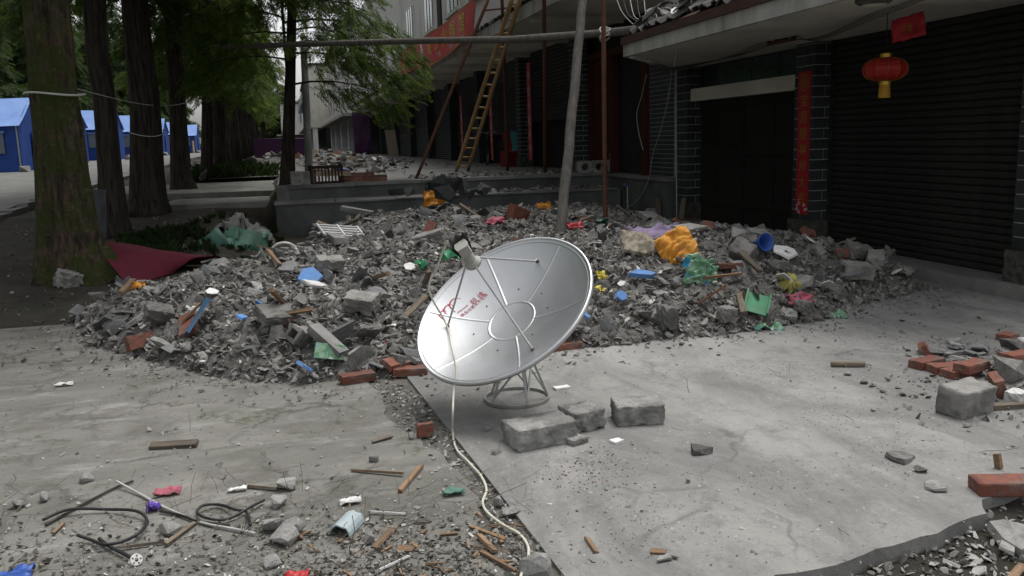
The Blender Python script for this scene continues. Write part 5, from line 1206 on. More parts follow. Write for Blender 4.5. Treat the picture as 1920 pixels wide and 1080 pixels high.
for i, (x, y, s_, rx, a_, lb) in enumerate(((583, 538, .26, .7, .9, 'blue foam board with a white edge on the heap near the tree'), (1205, 532, .30, .5, .35, 'long blue foam strip behind the dish'), (1167, 575, .17, 1.0, .6, 'upright blue foam strip behind the dish'), (1098, 610, .12, .9, .9, 'blue foam scrap at the dish rim'), (456, 616, .17, .4, .5, 'blue foam scrap beside the broken slab'), (575, 712, .16, .7, .9, 'blue foam flake at the front edge of the heap'), (488, 590, .10, 1.0, .7, 'tiny blue foam piece in the heap'), (1240, 603, .09, .6, .6, 'tiny blue foam chip near the mossy block'))):
    lay('blue_foam_piece', shard_mesh('blue_foam_piece', 'blue_foam', 540 + i, .12, a_), lb, 'foam', x, y, (rx, .1, F_ + .4 * i), .09, s_)
lay('white_backing', shard_mesh('white_backing', 'white_sheet', 571, .06, .35), 'white foam edge under the blue foam board', 'foam', 592, 549, (.6, .3, .3), .08, .24)
lay('green_tray', MB().box((-.1, -.11, 0), (.1, .11, .012)).box((-.1, -.11, .0), (-.088, .11, .05)).box((.088, -.11, 0), (.1, .11, .05)).mesh('green_tray', 'green_plastic'), 'green plastic tray tipped at the foot of the heap', 'tray', 1418, 592, (R(35), R(15), R(-30)), .10)
lay('red_packet', crumple('red_packet', 'pink_cloth', .22, .13, 17, .05, 8), 'red and white packet at the foot of the heap', 'packet', 1500, 580, (R(40), 0, F_), .09)
lay('straw_bundle', crumple('straw_bundle', 'straw', .20, .22, 18, .09, 10, .3, .5), 'yellow-green torn straw bundle in the heap', 'straw', 1480, 545, (R(40), 0, 0), .08)
for i, (x, y) in enumerate(((1127, 535), (1124, 562))): lay('yellow_wrapper', crumple('yellow_wrapper', 'yellow_plastic', .09, .08, 20 + i, .04, 6), ('upper', 'lower')[i] + ' of two yellow wrappers behind the dish', 'wrapper', x, y, (R(40), 0, i), .09, 1.0)
lay('pink_cloth', crumple('pink_cloth', 'pink_cloth', .28, .16, 22, .07, 8), 'pink cloth in the heap under the terrace wall', 'cloth', 929, 429, (R(25), 0, 0), .10)
lay('pink_cloth', crumple('pink_cloth', 'red_plastic', .22, .13, 23, .06, 8), 'dark red cloth behind the leaning pole', 'cloth', 1078, 438, (R(25), 0, 0), .10)
lay('rust_box', MB().box((-.14, -.1, -.1), (.14, .1, .12), .02).mesh('rust_box', 'rust_sheet'), 'rust-red box in the heap beside the leaning pole', 'box', 970, 414, (.2, .3, .4), .10)
for i, (x, y, w_, lb) in enumerate(((845, 494, .20, 'green plastic bag behind the receiver'), (790, 515, .14, 'green scrap beside the white torn sheet'), (1130, 430, .24, 'pale green cloth behind the dish rim'), (1258, 437, .14, 'small green cloth above the purple one'))): lay('green_bag', crumple('green_bag', ('green_plastic', 'green_tarp')[i // 2], w_, w_ * .7, 24 + i, .06, 8), lb, 'bag', x, y, (R(35), 0, i), .09)
lay('orange_rag', crumple('orange_rag', 'orange_dull', .26, .16, 28, .07, 8), 'orange rag under the terrace wall beside the leaning pole', 'rag', 1020, 398, (R(30), 0, 0), .1)
lay('orange_rag', crumple('orange_rag', 'orange_cloth', .17, .09, 29, .05, 8), 'orange rag at the foot of the mossy tree', 'rag', 254, 543, (R(15), 0, 0), .03)
lay('green_packet', MB().box((-.10, -.055, -.008), (.10, .055, .008), .004).mesh('green_packet', 'printed_green'), 'blue and green printed packet at the front of the heap', 'packet', 620, 685, (R(60), R(8), R(-12)), .10)
lay('blue_metal_sheet', MB().box((-.015, -.06, -.16), (.015, .06, .16), .008).mesh('blue_metal_sheet', 'blue_metal'), 'bent dark blue metal strip standing in the heap', 'metal strip', 372, 622, (R(-28), R(35), 0), .12)
lay('green_tarpaulin', crumple('green_tarpaulin', 'green_tarp', 1.0, .60, 35, .24, 18, .6), 'crumpled green tarpaulin behind the heap near the trees', 'tarpaulin', 440, 462, (R(18), 0, .1), .16)
lay('grey_bag', crumple('grey_bag', 'grey_cloth', .55, .55, 36, .24, 14, .9), 'grey plastic bag standing on the green tarpaulin', 'bag', 446, 438, (R(25), 0, .3), .24)
lay('grey_bag', crumple('grey_bag', 'grey_cloth', .55, .35, 37, .16, 12, .6), 'grey bag slumped beside the green tarpaulin', 'bag', 482, 454, (R(20), 0, .6), .16)
tag(MB().tube([Vector(on_heap(533, 482)) + Vector((.16 * math.cos(a), .03 * math.sin(3 * a), .17 * math.sin(a))) for a in np.linspace(-.2, 3.3, 14)], .016, 6).build('white_hoop', 'white_plastic', smooth=True), 'white plastic hoop standing in the heap', 'hoop')
wf = empty('wire_frame', on_heap(640, 450, .12), (R(20), R(8), .3), 'broken white lattice frame lying under the terrace wall', 'frame')
for k in range(5): MB().tube([(-.28, -.16 + .08 * k, 0), (.28, -.16 + .08 * k, 0)], .016, 4).build('bar', 'white_sheet', wf)
for x in (-.28, .0, .28): MB().tube([(x, -.17, .01), (x, .17, .01)], .018, 4).build('cross_bar', 'white_sheet', wf)
# long boards and posts on the heap
for i, (xa, ya, xb, yb, w_, t_, m_, lb) in enumerate(((590, 436, 640, 468, .14, .08, 'rubble_slab', 'grey concrete post lying beside the lattice frame'), (640, 390, 700, 412, .16, .07, 'rubble_slab', 'long grey post slanting against the terrace wall'), (590, 650, 645, 690, .09, .06, 'rubble_slab', 'slim concrete post at the front of the heap'), (1210, 418, 1250, 440, .22, .06, 'rubble_slab', 'long concrete plank below the plinth'), (1400, 470, 1490, 452, .10, .03, 'wood_old', 'grey board lying before the plank doors'), (1370, 440, 1385, 470, .04, .03, 'wood_old', 'thin stick upright in the heap before the doors'), (1395, 620, 1385, 575, .05, .04, 'wood_old', 'short stick beside the green tray'), (380, 600, 345, 625, .04, .02, 'wood_new', 'splintered lath near the left end of the heap'), (1385, 500, 1425, 530, .05, .03, 'wood_old', 'bent lath below the blue funnel'))):
    a_, c_ = on_heap(xa, ya, .14), on_heap(xb, yb, .10); d = (c_ - a_); L_ = d.length
    o = link('heap_board', MB().box((-L_ / 2, -w_ / 2, -t_ / 2), (L_ / 2, w_ / 2, t_ / 2), .008).mesh('heap_board', m_), None, (a_ + c_) / 2); o.rotation_euler = d.to_track_quat('X', 'Z').to_euler(); tag(o, lb, 'post' if 'post' in lb else 'board')
# laths and rods poking out of the heap
for i in range(26):
    x, y = sample(1, 1.2, 13, .25)[0]; L_ = rng.uniform(.25, .7); m_ = ('wood_old', 'wood_old', 'wood_new', 'rust')[i % 4]; r_ = .008 if m_ == 'rust' else .012
    o = link('heap_lath' if m_ != 'rust' else 'steel_rod', MB().box((-L_ / 2, -r_ * (1 if m_ == 'rust' else 2), -r_), (L_ / 2, r_ * (1 if m_ == 'rust' else 2), r_), .003).mesh('lath', m_), None, (x, y, hz(x, y) + .09), (rng.gauss(0, .3), rng.gauss(0, .35), rng.uniform(0, 6.28)))
    w_ = {'wood_old': 'weathered lath', 'wood_new': 'fresh split lath', 'rust': 'rusty rod'}[m_]; zn = zone(x, y); tag(o, f'{w_} poking out {ZONE[zn]}', 'lath' if m_ != 'rust' else 'rod', f'{w_} pieces {ZONE[zn]}')
# big broken blocks one can point to
def bigblock(x, y, size, rot, lb, hollow=False, seed=1, m='rubble', lift=.1):
    me = hollow_block('concrete_block', m, tuple(q * .8 for q in size), .55, seed) if hollow else rough_block('concrete_block', m, tuple(q * .8 for q in size), seed, 5, .014, .9)
    lay('concrete_block', me, lb, 'block', x, y, rot, lift)
for a_ in ((520, 615, (.36, .22, .10), (.5, .15, .6), 'large flat broken slab in the middle of the near heap', False), (565, 655, (.22, .15, .15), (.5, .4, .9), 'hollow block with white mortar at the front of the heap', True), (680, 590, (.32, .2, .16), (.3, .1, -.5), 'broken block left of the dish rim', False), (690, 645, (.22, .06, .16), (.9, .2, .4), 'upright pale slab near the red bricks', False), (620, 515, (.30, .2, .14), (.2, .1, .2), 'square dark block on top of the near heap', False), (300, 610, (.26, .22, .14), (.3, .3, .3), 'dark earthy lump at the left end of the heap', False),
           (1250, 618, (.19, .16, .22), (.1, .15, .3), 'mossy upright block at the foot of the right heap', False), (1362, 612, (.17, .14, .15), (.1, .1, .2), 'squared dark block at the foot of the heap', False), (1505, 597, (.16, .14, .13), (.1, .1, .5), 'dark block under the red packet', False), (1605, 527, (.34, .22, .17), (.1, .15, -.2), 'hollow grey block at the outer end of the heap', True), (1610, 490, (.36, .22, .17), (.4, .25, .2), 'tilted block on top of the outer end', False), (1670, 497, (.32, .2, .2), (.3, .5, .4), 'dark block leaning at the outer end', False), (1700, 525, (.3, .2, .08), (.2, .1, .6), 'flat slab at the very tip of the heap', False), (1640, 505, (.28, .2, .16), (.2, -.3, .9), 'block wedged between the outer blocks', False), (1390, 470, (.3, .2, .18), (.5, .3, -.3), 'block with dark hollow side above the funnel', True), (1415, 465, (.34, .10, .22), (.6, .2, .2), 'upright grey slab block before the doors', False)):
    bigblock(*a_, seed=int(a_[0]))
# ------------------------------------------------------------------ carpet, weeds, stones near the trees
pts = [G(215, 545, .02), G(325, 515, .10), G(352, 487, .18), G(230, 448, .26), G(195, 448, .26), G(60, 470, .2), G(60, 500, .1)]
def carpet(u, v):
    a_ = G(238, 545, .0).lerp(G(326, 518, .05), u); c_ = Vector((-3.4, 12.8, 0)).lerp(Vector((-.75, 11.4, 0)), u); p = a_.lerp(c_, v)
    g_ = max(terrain(p.x, p.y), hz(p.x, p.y) if heap_d(p.x, p.y)[0] > 0 else -1); p.z = g_ + .03 + (.38 * (1 - u) + .16 * u) * math.sin(math.pi * min(1, v)) ** .8 + .03 * noise.noise(Vector((u * 5, v * 5, 1))); return p
n_ = 18; vs = [carpet(i / n_, j / n_)[:] for j in range(n_ + 1) for i in range(n_ + 1)]; N_ = len(vs)
q_ = [(j * (n_ + 1) + i, j * (n_ + 1) + i + 1, (j + 1) * (n_ + 1) + i + 1, (j + 1) * (n_ + 1) + i) for j in range(n_) for i in range(n_)]
tag(MB().add(vs + [(x, y, z - .012) for x, y, z in vs], q_ + [tuple(k + N_ for k in f)[::-1] for f in q_]).build('maroon_carpet', 'maroon_carpet', smooth=True), 'dark maroon carpet spread on the bank behind the mossy tree', 'carpet')
def weed_tuft(seed, n=26, h=.25):
    r = random.Random(seed); V, F = [], []
    for _ in range(n):
        a, l = r.uniform(0, 6.28), h * r.uniform(.5, 1.2); dx, dy = math.cos(a), math.sin(a); s_ = r.uniform(.2, .9); w_ = h * r.uniform(.05, .14); x0, y0 = r.gauss(0, h * .25), r.gauss(0, h * .25); k = len(V)
        V += [(x0, y0, 0), (x0 + dx * l * s_ * .5 - dy * w_, y0 + dy * l * s_ * .5 + dx * w_, l * .6), (x0 + dx * l * s_, y0 + dy * l * s_, l * .85), (x0 + dx * l * s_ * .5 + dy * w_, y0 + dy * l * s_ * .5 - dx * w_, l * .6)]; F += [(k, k + 1, k + 2), (k, k + 2, k + 3)]
    return np.array(V), np.array(F)
WT = [weed_tuft(k) for k in range(5)]
def weeds(name, label, pts, s0, s1):
    P_ = np.array(pts); k = len(P_); return tag(link(name, scatter(name, WT, P_, eul(np.column_stack([np.zeros(k), np.zeros(k), nrg.uniform(0, 6.28, k)])), (s0 + (s1 - s0) * nrg.random(k))[:, None] * np.ones((1, 3)), 'weed')), label, kind='stuff')
def tz(x, y): return (x, y, terrain(x, y) - .01)
weeds('undergrowth', 'dark undergrowth in the strip between the trees and the terrace', [tz(rng.uniform(-1.7, -.25), rng.uniform(11.5, 16.5)) for _ in range(90)], .2, .6)
weeds('weeds', 'green weeds around the lichen-grey tree past the path', [tz(rng.uniform(-2.6, -.6), rng.uniform(25.3, 30)) for _ in range(260)], .8, 2.2)
weeds('weed_tufts', 'small weeds at the foot of the slimmer tree and the carpet', [tz(rng.gauss(-1.95, .25), rng.gauss(13.5, .5)) for _ in range(60)], .4, 1.0)
lay('boulder', rough_block('boulder', 'block_concrete', (.26, .2, .2), 77, 5, .02, .7), 'pale grey stone lying at the foot of the mossy tree', 'stone', 130, 537, (.2, .3, .5), .08)
strew('soil_litter', 'fallen leaves and crumbs on the dark soil', 1500, lambda: (lambda x, y: (x, y, terrain(x, y)))(rng.uniform(-4.8, -.6), rng.uniform(9.3, 17)), .015, .06, 'grit', TS_, .5)
for i in range(14):
    x, y = rng.uniform(-1.8, -.4), rng.uniform(26, 31); blk('kerb_block', CH[i % 14], 'grey block dumped among the weeds past the cross path', 'block', (x, y, terrain(x, y) + .15), i, .2, 'blocks past the cross path', rng.uniform(.4, .7))
blk('dark_tarp_screen', MB().box((-1.1, -.03, 0), (1.1, .03, 1.0), .03).mesh('dark_tarp_screen', 'purple_dark'), 'dark purple cloth screen across the far street', 'screen', (-.4, 41, .95), .1)
# ------------------------------------------------------------------ blocks by the dish
def cblock(x, y, size, rz, seed, lb, chip=.55):
    p = G(x, y, 0); o = link('concrete_block', rough_block('concrete_block', 'block_concrete', size, seed, 14, .007, chip), None, (p.x, p.y, size[2] / 2 + .006), (0, 0, rz)); return tag(o, lb, 'block', 'chipped blocks by the dish')
cblock(1012, 829, (.35, .22, .115), R(10), 51, 'long chipped concrete block lying nearest the dish stand', .42)
cblock(1092, 802, (.20, .19, .115), R(14), 57, 'small hollowed concrete block in the middle of the three', .9)
cblock(1195, 790, (.27, .20, .115), R(-10), 53, 'squared concrete block standing apart from the other two', .35)
mb_ = rough_block('mortar_piece', 'white_sheet', (.10, .06, .022), 61, 3, .004, .3)
blk('mortar_piece', mb_, 'pale mortar slab lying behind the dish stand', 'mortar', G(1053, 728, .012), .1)
blk('mortar_piece', rough_block('mortar_piece', 'block_concrete', (.10, .08, .04), 62, 3, .006, .5), 'yellowish mortar lump in front of the three blocks', 'mortar', G(1080, 826, .02), .4)
blk('mortar_piece', rough_block('mortar_piece', 'white_sheet', (.06, .05, .02), 63, 3, .004, .3), 'white chip lying before the squared block', 'mortar', G(1156, 828, .012), .4)
# ------------------------------------------------------------------ bricks and stones on the open ground
def ground_brick(x, y, lb, k=0, rot=(0, 0, 0), lift=.03, s=1.0): return blk('brick', BRK[k], lb, 'brick', G(x, y, lift), rot[2], rot[0], None, s)
ground_brick(797, 806, 'half red brick by the cable at the slab joint', 4, (R(90), 0, .2), .038, .68)
for i, (x, y, rz, rx, z, lb) in enumerate(((670, 707, .2, 0, .03, 'red brick at the front edge of the heap'), (750, 680, .5, .3, .07, 'upper brick of the small pile at the dish rim'), (770, 695, -.2, 0, .03, 'lower brick of the small pile at the dish rim'), (738, 650, .7, .4, .12, 'tilted brick above the pile at the dish rim'), (1062, 648, .1, 0, .03, 'dusty brick behind the dish stand'), (262, 640, .8, 1.2, .12, 'orange brick end at the left side of the heap'))): ground_brick(x, y, lb, i % 4, (rx, 0, rz), z)
RB = [(1738, 680, .2, 0, .035, 'grey-topped brick in the pile at the right edge'), (1775, 690, -.1, 0, .03, 'brick with mortar beside the grey-topped one'), (1822, 686, .3, 0, .08, 'bright red brick lying on top of the pile'), (1800, 698, .1, 0, .03, 'red brick under the bright one'), (1870, 722, 1.0, 1.3, .06, 'red brick standing on edge behind the big stone'), (1910, 668, .1, 0, .07, 'flat brick at the picture edge'), (1735, 657, .9, 1.0, .03, 'small brick end behind the pile'), (1889, 632, .2, 0, .03, 'brick end by the white bottle')]
for i, (x, y, rz, rx, z, lb) in enumerate(RB): ground_brick(x, y, lb, (i % 4 if i < 6 else 4 + i % 3), (rx, 0, rz), z)
o = blk('concrete_block', rough_block('concrete_block', 'rubble', (.28, .17, .165), 88, 9, .010, .28), 'large mossy concrete block in the brick pile at the right edge', 'block', G(1812, 748, .085), R(14), .1)
blk('dark_stone', CH[3], 'dark angular stone behind the large mossy block', 'stone', G(1895, 690, .08), .4, .3, None, .28)
blk('dark_stone', CH[5], 'grey stone slab leaning in the brick pile', 'stone', G(1910, 655, .05), 1.4, .3, None, .24)
blk('pale_lump', rough_block('pale_lump', 'white_sheet', (.12, .1, .08), 90, 4, .01, .6), 'white mortar lump at the right edge beside the bricks', 'mortar', G(1908, 745, .04), .3)
blk('timber_offcut', MB().box((-.2, -.04, -.015), (.2, .04, .015), .004).mesh('timber_offcut', 'wood_old'), 'weathered timber offcut under the large block', 'timber', G(1895, 760, .02), R(-8))
tag(MB().lathe([(0, 0), (.035, 0), (.035, .10), (.015, .13), (.015, .15), (0, .15)], 16).build('white_bottle', 'white_plastic', None, True, G(1910, 641, .05), (R(90), 0, R(70))), 'white plastic bottle on the bricks at the right edge', 'bottle')
blk('slate_shard', shard_mesh('slate_shard', 'rubble_tile', 91, .06, .8), 'grey tile shard beside the brick pile', 'tile', G(1780, 660, .02), 0, 0, None, .28)
for i in range(26):
    x, y = rng.uniform(1740, 1935), rng.uniform(640, 712); p = G(x, y, .02); blk('tile_shard', (TI + SL)[i % 22], 'grey shard scattered among the bricks at the right edge', 'rubble', p + Vector((0, 0, .02)), rng.uniform(0, 6), rng.gauss(0, .3), 'shards among the right-hand bricks', rng.uniform(.08, .22))
blk('brick', rough_block('long_brick', 'red_brick', (.245, .115, .062), 95, 6, .003, .2), 'red and black scorched brick lying near the broken slab edge', 'brick', G(1880, 910, .035), R(-16), 0)
lg = blk('wood_peg', MB().box((-.012, -.012, 0), (.012, .012, .07), .003).mesh('wood_peg', 'wood_new'), 'short wooden peg behind the scorched brick', 'peg', G(1874, 878, .01), .2, -.25)
for i, (x, y, s_, lb) in enumerate(((1900, 1005, .22, 'broken grey tile in the gravel at the lower right corner'), (1885, 1020, .17, 'small tile shard leaning on the broken one'), (1735, 1000, .09, 'rounded stone on the gravel below the slab edge'))): blk('tile_shard', SL[i + 2], lb, 'tile', G(x, y, -.03), i, .2, None, s_)
for i, (x, y, a_, L_, lb) in enumerate(((1905, 1075, .5, .16, 'wood offcut in the lower right corner'), (1600, 1057, .3, .12, 'pale wood splinter below the slab edge'))): blk('wood_offcut', MB().box((-L_ / 2, -.015, -.008), (L_ / 2, .015, .008), .003).mesh('wood_offcut', 'wood_new'), lb, 'wood', G(x, y, -.05), a_)
blk('split_log', MB().tube([(-.11, 0, 0), (-.03, .005, .004), (.05, -.006, 0), (.11, 0, .002)], [.02, .024, .022, .018], 8).mesh('split_log', 'wood_old', True), 'grey broken stick lying mid slab before the brick pile', 'stick', G(1590, 683, .025), R(-20))
for i, (x, y, s_, k) in enumerate(((1315, 845, .13, 3), (1687, 857, .16, 5), (1725, 880, .07, 1), (1757, 910, .14, 4), (1655, 732, .05, 2), (1245, 1045, .12, 6), (1290, 900, .03, 7), (1590, 700, .06, 2), (1620, 715, .07, 4), (1260, 1040, .08, 9))): blk('stone_chip', SL[k] if i % 2 else CH[k], 'loose grey chip lying on the pale slab', 'stone', G(x, y, .02), i * 1.3, .1, 'grey chips on the pale slab', s_)
# ------------------------------------------------------------------ foreground litter
def stick(xa, ya, xb, yb, w_, t_, m_, lb, cat='stick', group=None, z=.012, name='wood_stick'):
    a_, c_ = G(xa, ya, z), G(xb, yb, z); d = c_ - a_; o = link(name, MB().box((-d.length / 2, -w_ / 2, -t_ / 2), (d.length / 2, w_ / 2, t_ / 2), min(w_, t_) * .18).mesh(name, m_), None, (a_ + c_) / 2, (rng.uniform(-.4, .4), rng.uniform(-.03, .03), math.atan2(d.y, d.x))); return tag(o, lb, cat, group)
stick(282, 836, 370, 832, .055, .022, 'wood_old', 'nailed brown plank lying alone on the cracked pavement', 'plank', z=.014, name='short_plank')
stick(750, 920, 790, 874, .022, .014, 'wood_new', 'pale stick by the eroded slab edge pointing away'); stick(658, 880, 756, 889, .016, .010, 'wood_new', 'long splinter lying across left of the slab joint')
stick(702, 1028, 738, 990, .030, .012, 'wood_new', 'reddish lath near the grey pipe piece'); stick(898, 1003, 928, 1034, .030, .012, 'wood_new', 'reddish lath beside the end of the cable'); stick(880, 985, 948, 1012, .014, .010, 'wood_new', 'pale splinter above the reddish lath by the cable'); stick(900, 1032, 968, 1072, .018, .010, 'wood_new', 'pale split stick near the cable end')
stick(745, 1028, 775, 1030, .035, .012, 'wood_new', 'brown chip beside the white strip'); stick(698, 828, 735, 818, .016, .010, 'wood_old', 'brown sliver near the half brick'); stick(1100, 1008, 1118, 1036, .022, .010, 'wood_new', 'small brown stick alone on the pale slab'); stick(1220, 1034, 1250, 1036, .03, .010, 'wood_new', 'tan wood chip on the pale slab')
stick(462, 910, 520, 916, .020, .014, 'wood_old', 'olive stick beside the clear plastic bag'); stick(310, 1022, 365, 980, .016, .014, 'wood_old', 'dark twig between the two hose loops'); stick(225, 1027, 318, 1014, .012, .012, 'wood_old', 'long dark twig under the larger hose loop'); stick(100, 1000, 120, 980, .012, .01, 'wood_new', 'tan sliver at the left edge'); stick(712, 1068, 770, 1040, .008, .006, 'white_plastic', 'thin white plastic strip among the wood scraps', 'strip', name='plastic_strip'); stick(695, 960, 760, 962, .008, .006, 'white_plastic', 'short white plastic strip above the grey pipe piece', 'strip', name='plastic_strip')
for i in range(34):
    x, y = rng.uniform(560, 960), rng.uniform(960, 1085); a_ = rng.uniform(0, 6.28); l_ = rng.uniform(12, 34); stick(x, y, x + l_ * math.cos(a_), y + .5 * l_ * math.sin(a_), rng.uniform(.006, .016), .007, rng.choice(('wood_new', 'wood_old', 'wood_new')), 'small wood splinter in the littered corner by the cable', 'splinter', 'splinters by the cable', .008, 'wood_splinter')
tag(MB().tube(spline([G(x, y, .012 + .02 * (x < 240)) for x, y in ((218, 902), (260, 925), (310, 952), (380, 980), (430, 990), (478, 1000))]), .006, 6).build('white_rod', 'wire_white', smooth=True), 'thin white rod lying across the litter', 'rod')
hose = [(80, 975), (130, 955), (200, 955), (255, 958), (275, 975), (262, 998), (230, 1015), (195, 1020), (170, 1012), (145, 1003)]
tag(MB().tube(spline([G(x, y, .018 + .012 * (k % 2)) for k, (x, y) in enumerate(hose)]), .007, 8).build('rubber_hose', 'black_rubber', smooth=True), 'larger black hose loop lying near the lower left corner', 'hose')
tag(MB().tube(spline([G(x, y, .018) for x, y in ((186, 1010), (205, 1024), (232, 1038), (250, 1048))]), .0075, 8).build('rubber_hose', 'black_rubber', smooth=True), 'short black hose piece ending at the white fitting', 'hose')
hose2 = [(495, 938), (470, 950), (430, 972), (395, 973), (370, 962), (380, 948), (410, 946), (440, 955), (462, 960), (470, 985)]
tag(MB().tube(spline([G(x, y, .016 + .012 * (k % 2)) for k, (x, y) in enumerate(hose2)]), .0065, 8).build('rubber_hose', 'black_rubber', smooth=True), 'smaller black hose loop beside the white rod', 'hose')
wire('thin_cable', 'thin dark cable trailing to the larger hose loop', [G(x, y, .01) for x, y in ((85, 985), (120, 965), (170, 938), (215, 915), (250, 902))], .006, 'wire_black', 'cable'); wire('thin_cable', 'thin dark cable between the hose loops', [G(x, y, .012) for x, y in ((300, 958), (340, 966), (375, 978), (430, 985))], .007, 'wire_black', 'cable')
ft = empty('hose_fitting', G(255, 1050, .02), (R(60), 0, .5), 'white round fitting with holes at the hose end', 'fitting')
MB().lathe([(.008, 0), (.022, 0), (.024, .005), (.022, .009), (.008, .009)], 20, closed=True).build('flange', 'white_plastic', ft)
for k in range(5): MB().lathe([(.0, .0101), (.0035, .0101), (.0035, .009)], 8, Matrix.Translation((.0155 * math.cos(k * 1.257), .0155 * math.sin(k * 1.257), 0))).build('hole', 'lnb_dark', ft)
vs_ = arc_tile_mesh('pipe_piece', 'grey_pvc', 3, .16, .10, .006, 8, 3.0, .015); blk('pipe_piece', vs_, 'half of a broken grey-blue plastic pipe', 'pipe', G(650, 990, .005), R(62))
lw = lambda name, me, lb, cat, x, y, z=.015, rz=0, s=1: blk(name, me, lb, cat, G(x, y, z), rz, 0, None, s)
lw('red_wrapper', crumple('red_wrapper', 'pink_cloth', .13, .08, 61, .02, 8, 0, .4), 'torn red wrapper above the purple one', 'wrapper', 315, 921); lw('purple_wrapper', crumple('purple_wrapper', 'purple_plastic', .06, .06, 62, .03, 8), 'small purple wrapper beside the white rod', 'wrapper', 288, 951)
lw('blue_packet', crumple('blue_packet', 'blue_dark', .18, .09, 63, .03, 8), 'blue packet cut by the lower left corner', 'packet', 15, 1078); lw('red_packet', crumple('red_packet', 'red_plastic', .09, .07, 64, .02, 8), 'bright red packet at the bottom edge', 'packet', 556, 1080); lw('paper_scrap', crumple('paper_scrap', 'white_sheet', .10, .05, 65, .02, 8), 'white paper scrap left of the wood splinters', 'paper', 657, 938)
lw('paper_scrap', crumple('paper_scrap', 'white_sheet', .09, .03, 66, .01, 6), 'narrow white paper beside the olive stick', 'paper', 445, 916); lw('foil_packet', crumple('foil_packet', 'green_tarp', .10, .05, 67, .02, 8), 'green and silver packet by the cable bend', 'packet', 850, 922)
lw('mortar_flake', shard_mesh('mortar_flake', 'rubble_slab', 68, .05, .7), 'flat grey flake by the cable bend', 'stone', 955, 957, .02, .4, .10); lw('mortar_flake', crumple('mortar_flake', 'white_sheet', .12, .04, 69, .015, 8), 'white curled scrap on the pavement before the heap', 'scrap', 120, 720)
STN = [hull_mesh('broken_stone', 'stone_pale', 400 + k, 26, (1, .85, .65), .35) for k in range(4)]
for i, (x, y, s_, lb) in enumerate(((537, 908, .085, 'grey stone in a clear bag beside the olive stick'), (522, 940, .075, 'speckled stone by the smaller hose loop'), (318, 990, .085, 'speckled stone inside the larger hose loop'), (510, 985, .085, 'pale stone left of the dark slate'), (550, 990, .10, 'dark slate lump among the pale stones'), (535, 1005, .10, 'pale crumbly stone below the dark slate'), (510, 1053, .065, 'smooth stone near the bottom edge'), (82, 933, .055, 'square stone near the left edge'), (35, 945, .055, 'round stone at the left edge'), (162, 897, .06, 'flat stone above the thin cable'), (690, 1010, .06, 'grey stone beside the reddish lath'), (1005, 1062, .11, 'big grey stone at the bottom end of the cable'), (930, 848, .05, 'crumbly stone near the cable left of the blocks'), (772, 818, .045, 'grey stone touching the half brick'), (700, 860, .05, 'stone on the eroded slab edge'), (915, 805, .05, 'stone beside the dish stand'), (935, 940, .05, 'pale stone at the slab joint'))): blk('broken_stone', STN[i % 4], lb, 'stone', G(x, y, s_ * .3), i * 1.1, .1 * i, None, s_ * 1.1)
# countless grit, pebbles, twigs
def near_pt(xa, xb, ya, yb):
    p = G(rng.uniform(xa, xb), rng.uniform(ya, yb), 0); return (p.x, p.y, .004)
strew('pebbles', 'small stones scattered over the pale slab', 1100, lambda: near_pt(780, 2000, 600, 1090), .004, .026, 'pebble', TC + TS_, .8, 3.2)
strew('pavement_pebbles', 'small stones scattered over the cracked pavement', 900, lambda: near_pt(-60, 800, 640, 1090), .004, .026, 'pebble', TC + TS_, .8, 3.0)
strew('corner_gravel', 'gravel and crumbs in the littered lower corner', 3800, lambda: (lambda x: near_pt(x, x, 940 + abs(rng.gauss(0, 60)), 1110))(rng.uniform(-40, 1000) if rng.random() < .55 else rng.gauss(760, 130)), .005, .030, 'grit', TC + TS_, .8, 2.6)
def pit_pt():
    p = Vector((rng.uniform(1.45, 3.6), rng.uniform(2.0, 2.95), 0)); return (p.x, p.y, -.06)
strew('pit_gravel', 'loose gravel below the broken slab edge', 2600, pit_pt, .008, .05, 'pebble', TC + TS_, .9, 2.2)
def strip_pt():
    t = rng.random(); a_ = Vector(edge[0]).lerp(Vector(edge[-1]), t); c_ = Vector((.70, 5.5)).lerp(Vector((.90, 2.6)), t); p = a_.lerp(c_, rng.random()); return (p.x, p.y, -.008)
strew('joint_crumbs', 'crumbled concrete in the eroded strip beside the slab joint', 1300, strip_pt, .006, .035, 'pebble', TC + TS_, .8, 2.6)
def apron_pt():
    while True:
        x, y = rng.uniform(-2.5, 6.2), rng.uniform(5.0, 9); d = float(heap_d(x, y)[0])
        if d < 0 and rng.random() < math.exp(d / .22): return (x, y, .008)
strew('heap_apron', 'crumbs spilt around the foot of the heap', 1700, apron_pt, .006, .045, 'rubble_bits', TC + TS_ + TT, .9, 2.6)
strew('brick_pile_grit', 'crumbs around the bricks at the right edge', 900, lambda: (lambda p: (p.x, p.y, .008))(G(rng.gauss(1860, 110), rng.gauss(700, 45), 0)), .008, .05, 'rubble_bits', TC + TS_, .9, 2.2)
strew('red_dust', 'red brick crumbs on the slab before the blocks', 230, lambda: (lambda p: (p.x, p.y, .008))(G(rng.gauss(1100, 45), rng.gauss(880, 26), 0)), .004, .016, 'red_brick', TC, .7, 2.0)
TW = [tpl(MB().tube([(-.5, 0, 0), (-.15, .04 * k, .01), (.2, -.05 * k, .0), (.5, .03, .02)], .010, 3).mesh('twig', 'twig')) for k in (.5, -.6, 1)]
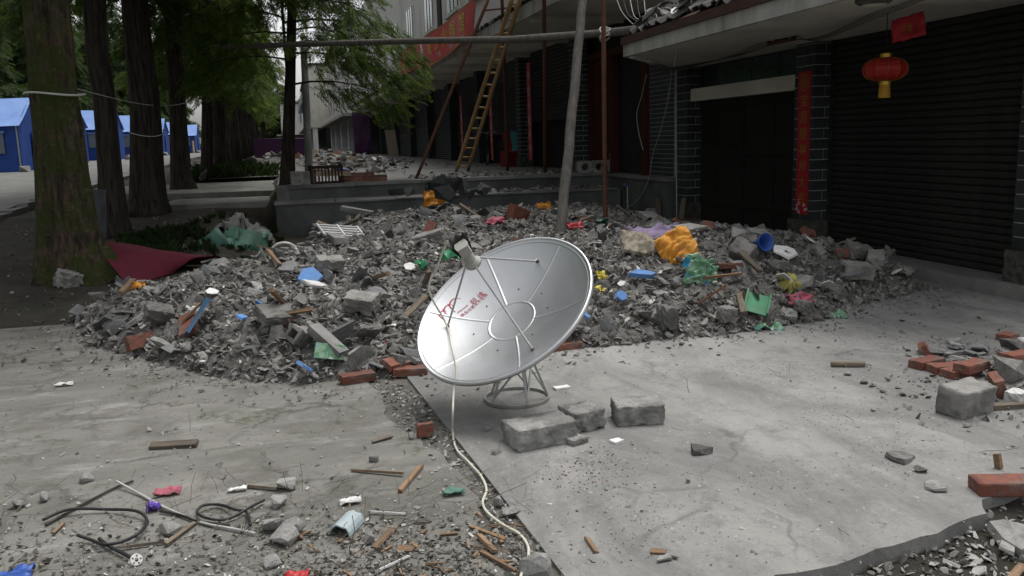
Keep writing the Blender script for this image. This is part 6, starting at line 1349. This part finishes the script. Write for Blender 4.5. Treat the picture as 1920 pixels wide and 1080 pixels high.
strew('twigs', 'thin twigs and straws scattered on the ground', 420, lambda: near_pt(-40, 1950, 640, 1090) if rng.random() < .12 else near_pt(-40, 1000, 900, 1090), .04, .17, 'twig', TW, 1.0, 2.2)
flat('plaster_chip', (.50, .49, .46), .8, rnd=.2)
strew('plaster_chips', 'tiny white plaster chips among the litter of the lower corner', 420, lambda: (lambda x: near_pt(x, x, 900 + abs(rng.gauss(0, 80)), 1100))(rng.uniform(-40, 1000)), .004, .022, 'plaster_chip', TS_, .8, 2.4)
def chip_pt():
    x, y = sample(1, 1.2, 15.5, .05)[0]; return (x, y, hz(x, y) + .03)
strew('heap_chips', 'pale plaster chips scattered over the heap', 420, chip_pt, .02, .07, 'plaster_chip', TS_ + TC, .8, 2.2)
strew('slab_grit', 'fine grit lying in patches on the pale slab', 3000, lambda: (lambda c: (c.x + rng.gauss(0, .22), c.y + rng.gauss(0, .16), .009))(G(*rng.choice(((1100, 880), (1250, 960), (1500, 700), (1600, 780), (1700, 850), (1300, 700), (1450, 900), (1180, 1020), (1650, 640), (1780, 780))))), .002, .009, 'grit', TC, .8, 2.0)
# ruined corner of the tiled awning
for i in range(22):
    y = 11.4 - 1.7 * rng.random() ** 1.4; d = rng.uniform(0, .5); k = i % 3
    me = (arc_tile_mesh('broken_tile', 'roof_tile', 900 + i, .28, .2, .018, 4, 1.8, .12), shard_mesh('broken_tile', 'rubble_slab', 900 + i, .10), shard_mesh('broken_tile', 'white_sheet' if i % 2 else 'wood_old', 900 + i, .06, .4))[k]
    s_ = 1.0 if k == 0 else rng.uniform(.12, .30)
    lb = ('broken roof tile lying loose on the ruined awning corner', 'lump of mortar lying on the ruined awning corner', 'pale splinter sticking out of the ruined awning corner')[k]
    tag(link('broken_tile', me, None, (4.66 + d * .9, y, ZS + .33 + d * .42 + rng.uniform(0, .12)), (rng.gauss(0, .5), rng.gauss(-.3, .4), rng.uniform(0, 6.28)), (s_,) * 3), lb, ('roof tile', 'mortar', 'splinter')[k], lb + ' pieces')
